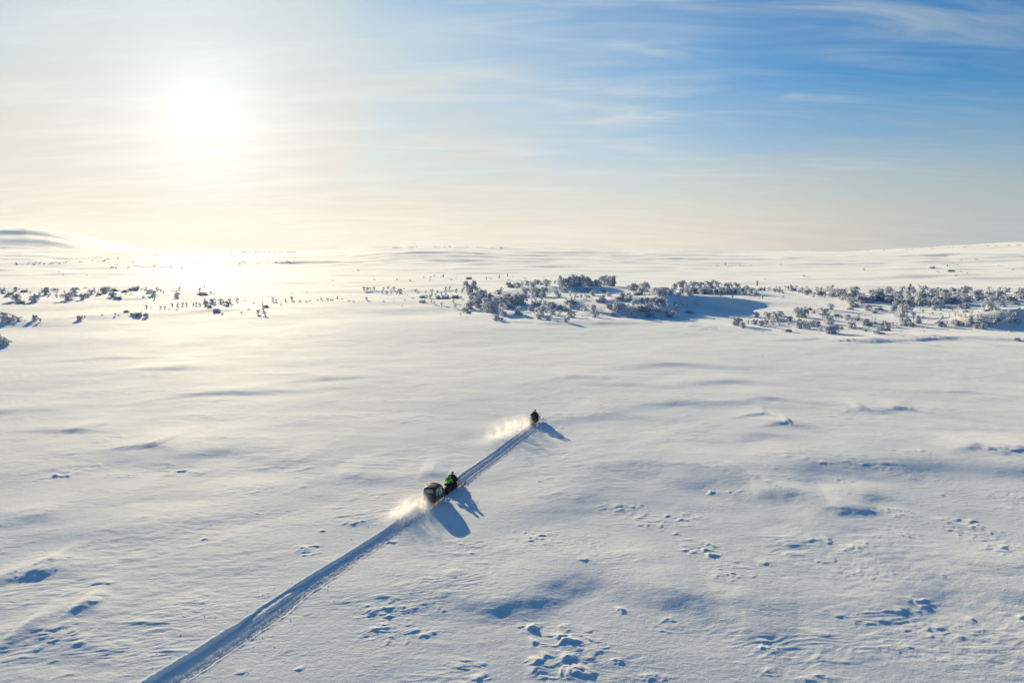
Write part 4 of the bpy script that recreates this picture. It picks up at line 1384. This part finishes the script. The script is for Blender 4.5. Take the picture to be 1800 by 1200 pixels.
    for sx in (-1, 1):
        b = B()
        btube(b, [(sx * .30, .26, 1.095), (sx * .42, .21, 1.075)], .022, 8)
        link('grip', b, M_RUB, hb)
        b = B()
        bbox(b, (sx * .50, .52, 1.12), (.16, .05, .09), Euler((0, 0, sx * R(-12))))
        btube(b, [(sx * .30, .55, .95), (sx * .45, .53, 1.10)], .012, 6)
        link('mirror', b, M_BLACK, r, bevel=.008)
        # ski, spindle and arms
        b = B()
        rings = []
        for y, z in ((.45, .07), (.6, .035), (1.0, .03), (1.45, .04), (1.66, .10), (1.80, .22), (1.84, .30)):
            rings.append([(sx * .54 - .075, y, z), (sx * .54 + .075, y, z), (sx * .54 + .075, y, z + .025), (sx * .54 - .075, y, z + .025)])
        loft(b, rings)
        btube(b, [(sx * .54, 1.84, .31), (sx * .54, 1.60, .27), (sx * .54, 1.25, .07)], .014, 6)
        sk = link('ski', b, M_SKI, r)
        b = B()
        bbox(b, (sx * .54, 1.0, .02), (.02, .6, .03))
        link('runner', b, M_STEEL, sk, False)
        b = B()
        btube(b, [(sx * .54, 1.05, .07), (sx * .50, 1.0, .42)], .03, 8)
        btube(b, [(sx * .50, 1.0, .40), (sx * .25, .98, .46)], .018, 6)
        btube(b, [(sx * .53, 1.03, .20), (sx * .22, .85, .34)], .018, 6)
        btube(b, [(sx * .52, 1.02, .26), (sx * .30, .92, .62)], .035, 8)
        link('suspension_strut', b, M_STEEL, r)
    b = B()
    btube(b, [(-.28, 1.30, .42), (-.20, 1.62, .42), (0, 1.68, .44), (.20, 1.62, .42), (.28, 1.30, .42)], .02, 8)
    link('front_bumper', b, M_BLACK, r)
    b = B()
    btube(b, [(-.24, -1.38, .52), (-.24, -1.62, .58), (0, -1.66, .60), (.24, -1.62, .58), (.24, -1.38, .52)], .018, 8)
    link('rear_bumper', b, M_BLACK, r)
    b = B()
    bbox(b, (0, -1.56, .34), (.46, .02, .30), Euler((R(-14), 0, 0)))
    link('snow_flap', b, M_RUB, r, bevel=.006)
    b = B()
    bbox(b, (0, -1.50, .60), (.22, .04, .05))
    link('tail_light', b, M_RED, r, bevel=.008)
    b = B()
    bbox(b, (0, -1.20, .50), (.02, .02, .02))
    b.free()
    return r


def skin_mesh(name, V_, E_, rad, mat, parent, levels=1, root=0):
    me = bpy.data.meshes.new(name)
    me.from_pydata(V_, E_, [])
    o = bpy.data.objects.new(name, me)
    COL.objects.link(o)
    o.modifiers.new('skin', 'SKIN')
    for i, sv in enumerate(me.skin_vertices[0].data):
        rr = rad[i]
        sv.radius = rr if isinstance(rr, tuple) else (rr, rr)
        sv.use_root = (i == root)
    if levels:
        md = o.modifiers.new('sub', 'SUBSURF')
        md.levels = md.render_levels = levels
    dg = bpy.context.evaluated_depsgraph_get()
    ev = bpy.data.meshes.new_from_object(o.evaluated_get(dg))
    o.modifiers.clear()
    o.data = ev
    bpy.data.meshes.remove(me)
    ev.name = name
    ev.shade_smooth()
    ev.materials.clear()
    ev.materials.append(mat)
    o.parent = parent
    return o


def person(parent_loc, rz, off, label, category, suit, jacket, helm, lean, driver, tall=1.0):
    """A rider astride the seat; off = place of the pelvis in the machine's own axes."""
    r = bpy.data.objects.new('person', None)
    COL.objects.link(r)
    M = Matrix.Rotation(rz, 4, 'Z')
    o = M @ Vector((0, off[0], 0))
    r.location = (parent_loc[0] + o.x, parent_loc[1] + o.y, parent_loc[2])
    r.rotation_euler = (0, 0, rz)
    tag(r, label, category, 'riders on the snowmobiles')
    z0 = off[1]
    k = tall
    ly = lean
    P = dict(pel=(0, 0, z0), spi=(0, .05 + ly * .3, z0 + .22 * k), che=(0, .09 + ly * .7, z0 + .42 * k), nec=(0, .12 + ly, z0 + .57 * k),
             hea=(0, .16 + ly, z0 + .68 * k), top=(0, .17 + ly, z0 + .80 * k))
    names, V_, rad, E_ = [], [], [], []

    def add(nm, p, rr, par=None):
        names.append(nm)
        V_.append(p)
        rad.append(rr)
        if par is not None:
            E_.append((names.index(par), len(names) - 1))
    add('pel', P['pel'], (.17, .13))
    add('spi', P['spi'], (.15, .12), 'pel')
    add('che', P['che'], (.18, .13), 'spi')
    add('nec', P['nec'], (.065, .065), 'che')
    add('hea', P['hea'], (.095, .10), 'nec')
    add('top', P['top'], (.07, .08), 'hea')
    cz, cy = P['che'][2], P['che'][1]
    joints = {}
    for s, t in ((-1, 'l'), (1, 'r')):
        sh = (s * .20, cy + .01, cz + .08)
        if driver:
            hand = (s * .37, .26 - off[0] - .02, 1.10)
            elb = (s * .37, (sh[1] + hand[1]) / 2 - .03, (sh[2] + hand[2]) / 2 - .10)
        else:
            hand = (s * .24, .36, z0 + .10)
            elb = (s * .36, .12, z0 + .22)
        wri = tuple(h_ + (e_ - h_) * .28 for h_, e_ in zip(hand, elb))
        add('sh' + t, sh, (.085, .085), 'che')
        add('el' + t, elb, (.06, .06), 'sh' + t)
        add('wr' + t, wri, (.038, .038), 'el' + t)
        add('pa' + t, hand, (.042, .03), 'wr' + t)
        joints[t] = (sh, elb, wri, hand)
        hip = (s * .12, .05, z0 - .02)
        kne = (s * .29, .42, z0 - .06)
        ank = (s * .36, .34, .47)
        toe = (s * .37, .50, .425)
        add('hi' + t, hip, (.105, .105), 'pel')
        add('kn' + t, kne, (.078, .078), 'hi' + t)
        add('an' + t, ank, (.055, .055), 'kn' + t)
        add('to' + t, toe, (.045, .04), 'an' + t)
        # fingers closed over the grip or the hold, thumb beneath
        fw = Vector(hand) - Vector(wri)
        fw.normalize()
        side = Vector((s, 0, 0))
        for i in range(4):
            base = Vector(hand) + side * (-.03 + .021 * i) + fw * .02
            L = (.030, .034, .032, .026)[i]
            a = base + fw * L + Vector((0, 0, .004))
            c = a + fw * L * .3 + Vector((0, 0, -L * .9))
            d = c - fw * L * .5 + Vector((0, 0, -L * .5))
            for q, (nm, pr) in enumerate((('a', 'pa' + t), ('b', 'fa%s%d' % (t, i)), ('c', 'fb%s%d' % (t, i)))):
                add('f%s%s%d' % (nm, t, i), tuple((a, c, d)[q]), (.011 - .001 * q,) * 2, pr)
        th = Vector(hand) - side * .04 - Vector((0, 0, .02))
        add('ta' + t, tuple(th), (.013, .013), 'pa' + t)
        add('tb' + t, tuple(th + fw * .035 - Vector((0, 0, .018))), (.011, .011), 'ta' + t)
    body = skin_mesh('body', V_, E_, rad, suit, r, 1)
    # face behind the visor: nose, eyes, mouth of the head turned ahead
    hx, hy, hz_ = P['hea']
    b = B()
    bmesh.ops.create_uvsphere(b, u_segments=16, v_segments=12, radius=1, matrix=Matrix.Translation((hx, hy + .02, hz_ + .01)) @ Matrix.Diagonal((.082, .095, .115, 1)))
    bmesh.ops.create_cone(b, cap_ends=True, segments=6, radius1=.018, radius2=.006, depth=.04, matrix=Matrix.Translation((hx, hy + .118, hz_)) @ Matrix.Rotation(R(-70), 4, 'X'))
    for s in (-1, 1):
        bmesh.ops.create_uvsphere(b, u_segments=8, v_segments=6, radius=.013, matrix=Matrix.Translation((hx + s * .032, hy + .104, hz_ + .025)))
    bbox(b, (hx, hy + .108, hz_ - .042), (.045, .012, .010))
    link('face', b, M_SKIN, r)
    b = B()
    bmesh.ops.create_uvsphere(b, u_segments=22, v_segments=16, radius=1, matrix=Matrix.Translation((hx, hy + .01, hz_ + .035)) @ Matrix.Diagonal((.132, .155, .150, 1)))
    kill = [v for v in b.verts if (v.co.y > hy + .095 and abs(v.co.x) < .10 and hz_ - .03 < v.co.z < hz_ + .09) or v.co.z < hz_ - .085]
    bmesh.ops.delete(b, geom=kill, context='VERTS')
    bmesh.ops.solidify(b, geom=b.faces[:], thickness=.018)
    he = link('helmet', b, helm, r)
    b = B()
    rows = []
    for i in range(4):
        rows.append([b.verts.new((hx + .142 * math.sin(a), hy + .01 + .170 * math.cos(a) - .01 * (i > 1), hz_ - .035 + .042 * i)) for a in np.linspace(-1.15, 1.15, 11)])
    for i in range(3):
        for q in range(10):
            b.faces.new((rows[i][q], rows[i][q + 1], rows[i + 1][q + 1], rows[i + 1][q]))
    bmesh.ops.solidify(b, geom=b.faces[:], thickness=.006)
    link('visor', b, M_VIS, he)
    if jacket:
        JV, JE, JR = [], [], []

        def ja(p, rr, par=None):
            JV.append(p)
            JR.append(rr)
            if par is not None:
                JE.append((par, len(JV) - 1))
            return len(JV) - 1
        a0 = ja((0, -.01, z0 + .02), (.205, .175))
        a1 = ja(P['spi'], (.185, .155), a0)
        a2 = ja(P['che'], (.205, .165), a1)
        a3 = ja(P['nec'], (.10, .10), a2)
        for t in 'lr':
            sh, elb, wri, hand = joints[t]
            s0 = ja(sh, (.11, .11), a2)
            s1 = ja(elb, (.082, .082), s0)
            ja(wri, (.060, .060), s1)
        skin_mesh('jacket', JV, JE, JR, jacket, r, 1)
    for t, s in (('l', -1), ('r', 1)):
        b = B()
        bmesh.ops.create_uvsphere(b, u_segments=12, v_segments=8, radius=1, matrix=Matrix.Translation((s * .37, .44, .425)) @ Matrix.Diagonal((.065, .16, .06, 1)))
        bmesh.ops.create_cone(b, cap_ends=True, segments=12, radius1=.07, radius2=.075, depth=.2, matrix=Matrix.Translation((s * .36, .345, .51)))
        link('boot', b, M_BLACK, r)
    return r


def at_ground(px, py, lower):
    p = G(px, py, -lower)
    return Vector((p[0], p[1], -lower))


def heading(a, b):
    return -math.atan2(b[0] - a[0], b[1] - a[1])


# leading machine, right at the end of the trail
F1 = at_ground(940.5, 743.5, .02)
F1.z = zat(F1.x, F1.y) - .06
rz1 = heading(TC[-12], TC[-1])
snowmobile(F1, rz1, 'far snowmobile in front with two dark-clad riders, throwing a cloud of snow')
person(F1, rz1, (-.28, .90), 'far driver in a dark suit and red helmet at the front of the leading snowmobile', 'person', M_SUIT, M_SUIT, M_HELMR, .10, True, 1.05)
person(F1, rz1, (-.92, .90), 'far passenger all in dark clothing behind the driver with the red helmet', 'person', M_SUIT2, M_SUIT2, M_HELM, .04, False, .92)

# machine that tows the sledge
F2 = at_ground(795.5, 855.5, .05)
F2.z = zat(F2.x, F2.y) - .02
i2 = int(np.argmin(np.hypot(*(TC - np.array((F2.x, F2.y))).T)))
rz2 = heading(TC[max(i2 - 4, 0)], TC[min(i2 + 4, len(TC) - 1)])
F2.x, F2.y = TC[i2]
F2.z = min(zat(F2.x, F2.y), -.05) + .06
snowmobile(F2, rz2, 'near snowmobile towing the dark cabin sledge, one ski out to the right')
person(F2, rz2, (-.28, .90), 'near driver with a grey helmet, seated ahead of the lime-green passenger', 'person', M_SUIT, M_SUIT2, M_HELMG, .12, True, 1.06)
pg = person(F2, rz2, (-.94, .90), 'near passenger in a lime-green jacket and black trousers on the towing snowmobile', 'person', M_SUIT, M_LIME, M_HELML, .02, False, .97)
# dark band across the shoulders of the lime jacket
b = B()
loft(b, [super_ring(0, 0, z, w, d, 2.4, 18) for z, w, d in ((0, .43, .36), (.05, .44, .365), (.09, .41, .345))])
for v in b.verts:
    x, y, z = v.co
    v.co = (x, z + .105, y)
for v in b.verts:
    v.co.z, v.co.y = v.co.z, v.co.y
b.free()
b = B()
rg = []
for z, w, d in ((1.34, .46, .37), (1.37, .455, .37), (1.405, .42, .345), (1.425, .37, .31)):
    rg.append([(w / 2 * math.cos(t) * 1.0, .105 + d / 2 * math.sin(t), z) for t in np.linspace(0, 2 * math.pi, 20, endpoint=False)])
loft(b, rg, cap=False)
bmesh.ops.solidify(b, geom=b.faces[:], thickness=.012)
link('shoulder_yoke', b, M_SUIT, pg)


def cabin_sledge(loc, rz):
    r = bpy.data.objects.new('cabin_sledge', None)
    COL.objects.link(r)
    r.location = loc
    r.rotation_euler = (0, 0, rz)
    tag(r, 'dark canvas-covered passenger sledge with vinyl windows, towed behind the near snowmobile', 'sledge')
    for sx in (-1, 1):
        b = B()
        rings = []
        for y, z in ((-1.15, .03), (-.6, .01), (.7, .01), (1.05, .06), (1.28, .20), (1.34, .30)):
            rings.append([(sx * .47 - .07, y, z), (sx * .47 + .07, y, z), (sx * .47 + .07, y, z + .03), (sx * .47 - .07, y, z + .03)])
        loft(b, rings)
        link('runner', b, M_SKI, r)
        b = B()
        for y in (-.85, -.1, .7):
            btube(b, [(sx * .47, y, .04), (sx * .45, y + .05, .36)], .022, 8)
        btube(b, [(sx * .45, -1.0, .34), (sx * .45, 1.1, .36), (sx * .46, 1.30, .26)], .022, 8)
        link('side_frame', b, M_BLACK, r)
    b = B()
    for y in (-.85, -.1, .7, 1.1):
        btube(b, [(-.45, y, .36), (.45, y, .36)], .02, 8)
    link('cross_frame', b, M_BLACK, r)
    b = B()
    rg = [super_ring(0, y, z, w, h, 5, 24) for y, w, h, z in ((-1.02, 1.08, .34, .56), (-.98, 1.16, .38, .56), (.85, 1.12, .38, .56), (1.10, .98, .34, .56), (1.22, .8, .26, .55))]
    loft(b, rg)
    link('tub', b, M_BLACK, r)
    # the canvas body: upright rear, rounded shoulders, nose falling forward
    b = B()
    sec = [(-1.04, 1.02, .98, 1.13), (-1.00, 1.14, 1.06, 1.14), (-.90, 1.20, 1.10, 1.15), (-.2, 1.20, 1.12, 1.16), (.35, 1.16, 1.06, 1.12), (.75, 1.06, .86, 1.00), (1.02, .92, .58, .84), (1.14, .76, .34, .72)]
    rg = [super_ring(0, y, z, w, h, 5.0, 32) for y, w, h, z in sec]
    # slightly tapered towards the roof
    rg = [[(x * (1 - .12 * max(0, (z - .7) / 1.0)), y, z) for x, y, z in q] for q in rg]
    loft(b, rg)
    link('canvas_cover', b, M_TARP, r)
    # roof sheet
    b = B()
    rows = []
    for y, z, w in ((-.96, 1.690, .80), (-.6, 1.722, .84), (-.2, 1.728, .85), (.2, 1.700, .83), (.45, 1.640, .80)):
        rows.append([(w * (q / 6 - .5), y, z - .045 * abs(q / 3 - 1) ** 3) for q in range(7)])
    gv = [[b.verts.new(p) for p in row] for row in rows]
    for i in range(len(rows) - 1):
        for q in range(6):
            b.faces.new((gv[i][q], gv[i][q + 1], gv[i + 1][q + 1], gv[i + 1][q]))
    bmesh.ops.solidify(b, geom=b.faces[:], thickness=.02)
    link('roof_sheet', b, M_TAN, r)

    def panel(name, pts, mat, par, t=.014):
        b = B()
        n = Vector(pts[1]) - Vector(pts[0])
        m_ = Vector(pts[2]) - Vector(pts[1])
        nn = n.cross(m_).normalized() * t
        a = [b.verts.new(p) for p in pts]
        c = [b.verts.new(Vector(p) + nn) for p in pts]
        b.faces.new(a[::-1])
        b.faces.new(c)
        for i in range(len(pts)):
            j = (i + 1) % len(pts)
            b.faces.new((a[i], a[j], c[j], c[i]))
        return link(name, b, mat, par, False)
    yb = -1.042
    rear = panel('rear_flap', [(-.49, yb, .66), (.02, yb, .66), (.02, yb, 1.20), (-.47, yb, 1.20)], M_OLIVE, r)
    panel('rear_flap', [(.06, yb, .66), (.49, yb, .66), (.47, yb, 1.20), (.06, yb, 1.20)], M_TARP, r)
    wn = panel('rear_window', [(-.46, yb, 1.24), (.46, yb, 1.24), (.43, yb, 1.50), (.36, yb, 1.57), (-.36, yb, 1.57), (-.43, yb, 1.50)], M_PANE, r)
    panel('pale_patch', [(-.16, yb - .016, 1.27), (.24, yb - .016, 1.26), (.26, yb - .016, 1.36), (.12, yb - .016, 1.42), (-.12, yb - .016, 1.41)], M_LIGHTPANE, wn, .008)  # small pale panel raised on the rear window
    for nm, pts in (('rear_piping', [(-.50, yb - .01, .64), (.50, yb - .01, .64)]), ('rear_piping', [(-.48, yb - .01, 1.22), (.48, yb - .01, 1.22)]), ('rear_piping', [(.04, yb - .01, .66), (.04, yb - .01, 1.20)])):
        b = B()
        btube(b, pts, .012, 6)
        link(nm, b, M_STEEL, r)
    for s in (-1, 1):
        def X(z):
            return s * (.6 * (1 - .12 * max(0, (z - .7))) + .004)
        pts = [(X(.80), -.30, .80), (X(.80), .38, .80), (X(1.10), .42, 1.10), (X(1.42), .30, 1.42), (X(1.47), .10, 1.47), (X(1.30), .00, 1.30)]
        if s < 0:
            pts = pts[::-1]
        sw = panel('side_window', pts, M_LIGHTPANE, r, .02)
        pts = [(X(.80), -.80, .80), (X(.80), -.42, .80), (X(1.36), -.12, 1.36), (X(1.46), -.30, 1.46), (X(1.46), -.72, 1.46)]
        if s < 0:
            pts = pts[::-1]
        panel('side_window', pts, M_PANE, r, .02)
        b = B()
        btube(b, [(X(.78) + s * .01, .46, .78), (X(1.1) + s * .01, .52, 1.10), (X(1.45) + s * .01, .38, 1.45), (s * .45, .22, 1.66), (s * .2, .20, 1.72), (0, .2, 1.735)], .026, 8)
        link('hoop', b, M_BLACK, r)
    # draw-bar, spring, cargo strapped on the nose
    b = B()
    btube(b, [(-.30, 1.10, .36), (0, 1.75, .40), (.30, 1.10, .36)], .024, 8)
    btube(b, [(0, 1.70, .40), (0, 2.10, .44)], .028, 8)
    bar = link('drawbar', b, M_BLACK, r)
    b = B()
    btube(b, [(.045 * math.cos(t), 1.78 + t * .006, .41 + .045 * math.sin(t)) for t in np.linspace(0, 44, 90)], .008, 5)
    link('spring', b, M_STEEL, bar)
    b = B()
    for c, s_ in (((-.16, 1.28, .56), (.34, .26, .30)), ((.20, 1.30, .52), (.30, .24, .24))):
        rg = [super_ring(c[0], c[1] + q * s_[1] / 2, c[2], s_[0] * (1 - .18 * abs(q) ** 3), s_[2] * (1 - .25 * abs(q) ** 3), 3.5, 16) for q in (-1, -.7, 0, .7, 1)]
        loft(b, rg)
    link('stowage_box', b, M_RUB, r)
    return r


dirv = Vector((-math.sin(rz2), math.cos(rz2), 0))
i3 = max(i2 - int(round(3.72 / .45)), 0)
while np.hypot(*(TC[i3] - np.array((F2.x, F2.y)))) < 3.70 and i3 > 0:
    i3 -= 1
S3 = Vector((TC[i3][0], TC[i3][1], 0))
rz3 = heading(TC[max(i3 - 3, 0)], (F2.x, F2.y))
S3.z = -.20
cabin_sledge(S3, rz3)


# ------------------------------------------------------------------ snow thrown up behind the machines
def plume(name, loc, rz, L, W, Hh, dens, seed, side, label, group=None):
    """Airborne snow in a box of air behind a machine: object x to the side, -y back along the trail."""
    o = mesh_obj(name, [(sx, sy, z) for z in (0, Hh) for sy in (-L, .6) for sx in (-W - side, W)],
                 [(0, 2, 3, 1), (4, 5, 7, 6), (0, 1, 5, 4), (1, 3, 7, 5), (3, 2, 6, 7), (2, 0, 4, 6)])
    o.location = loc
    o.rotation_euler = (0, 0, rz)
    m = bpy.data.materials.new(name)
    m.use_nodes = True
    m.node_tree.nodes.remove(m.node_tree.nodes['Principled BSDF'])
    t = NT(m.node_tree)
    v = t.n('ShaderNodeVolumePrincipled')
    tcn = t.n('ShaderNodeTexCoord')
    sp = t.n('ShaderNodeSeparateXYZ')
    t.put(sp.inputs[0], tcn.outputs['Object'])
    x, y, z = sp.outputs
    s = t.m('DIVIDE', t.m('MULTIPLY', y, -1.0), L)                      # 0 at the machine, 1 at the far end
    s0 = t.m('MAXIMUM', s, 0.0)
    drift = t.m('MULTIPLY', s0, -side)
    wid = t.m('ADD', .30 * W, t.m('MULTIPLY', t.m('POWER', s0, .7), .62 * W))
    dx = t.m('DIVIDE', t.m('SUBTRACT', x, drift), wid)
    top = t.m('MULTIPLY', t.m('ADD', .34, t.m('MULTIPLY', t.ss(s, -.05, .30), .42)), Hh)
    dz = t.m('DIVIDE', z, top)
    env = t.m('EXPONENT', t.m('MULTIPLY', t.m('ADD', t.m('MULTIPLY', dx, dx), t.m('MULTIPLY', dz, dz)), -1.6))
    env = t.m('MULTIPLY', env, t.m('MULTIPLY', t.ss(s, -.06, .05), t.m('POWER', t.ss(s, 1.0, .10), 1.6)))
    mpn = t.n('ShaderNodeMapping')
    t.put(mpn.inputs[0], tcn.outputs['Object'])
    mpn.inputs['Location'].default_value = (seed, seed * 2, 0)
    mpn.inputs['Scale'].default_value = (1, .7, 1.0)
    n = t.noise(mpn.outputs[0], 1.5, 6, .62, .6)
    den = t.m('MULTIPLY', t.m('MULTIPLY', env, t.ss(n, .40, .66)), dens)
    edge = t.m('MULTIPLY', t.ss(x, -W - side, (-W - side) * .8), t.m('MULTIPLY', t.ss(x, W, W * .8), t.m('MULTIPLY', t.ss(z, Hh, Hh * .8), t.ss(y, -L, -L * .9))))
    t.put(v.inputs['Density'], t.m('MULTIPLY', den, edge))
    v.inputs['Color'].default_value = (1, 1, 1, 1)
    v.inputs['Anisotropy'].default_value = .35
    m.node_tree.links.new(v.outputs[0], m.node_tree.nodes['Material Output'].inputs['Volume'])
    o.data.materials.append(m)
    tag(o, label, kind='stuff')
    return o


def back(p, rz, d):
    return Vector((p[0] + math.sin(rz) * d, p[1] - math.cos(rz) * d, -.12))


plume('snow_dust', back(S3, rz3, .95), rz3, 6.6, 1.3, 1.7, 8.0, 3.0, 1.5, 'bright snow spray kicked up behind the cabin sledge')
plume('snow_dust', back(F1, rz1, 1.2), rz1, 13, 1.9, 2.4, 2.6, 11.0, 3.4, 'drifting cloud of powder behind the leading snowmobile')

# clods thrown out beside the trail
a = Acc()
rng = np.random.RandomState(21)
for base, rz, n, L in ((back(S3, rz3, 1.0), rz3, 150, 4.5), (back(F1, rz1, 1.2), rz1, 70, 4.0), (F2, rz2, 30, 1.5)):
    u = np.array((-math.sin(rz), math.cos(rz)))
    w = np.array((u[1], -u[0]))
    for k in range(n):
        d, s = rng.rand() ** 1.4 * L, rng.randn() * .55
        q = np.array((base[0], base[1])) - u * d + w * s
        zz = max(zat(*q), -.3) + rng.rand() ** 2.2 * .9 * max(0, 1 - d / L)
        a.blob(rng, (q[0], q[1], zz), .015 + .04 * rng.rand() ** 2, .8, True, .4)
for i in range(0, len(TC) - 3):
    for k in range(2):
        if TL[i] < 4:
            continue
        s = rng.choice((-1, 1)) * (1.15 + abs(rng.randn()) * 1.3)
        d = TC[i + 1] - TC[i]
        d = d / np.hypot(*d)
        q = TC[i] + rng.rand() * (TC[i + 1] - TC[i]) + np.array((d[1], -d[0])) * s
        if TL[i] > L_SLED and rng.rand() < .6:
            continue
        a.blob(rng, (q[0], q[1], zat(*q) + .01), .012 + .035 * rng.rand() ** 3, .7, True, .4)
o = bpy.data.objects.new('snow_clods', a.mesh('snow_clods', M_TRACK))
COL.objects.link(o)
tag(o, 'loose clods of snow thrown along the trail', kind='stuff')
print('TRIS', sum(len(me.polygons) * 2 for me in bpy.data.meshes))
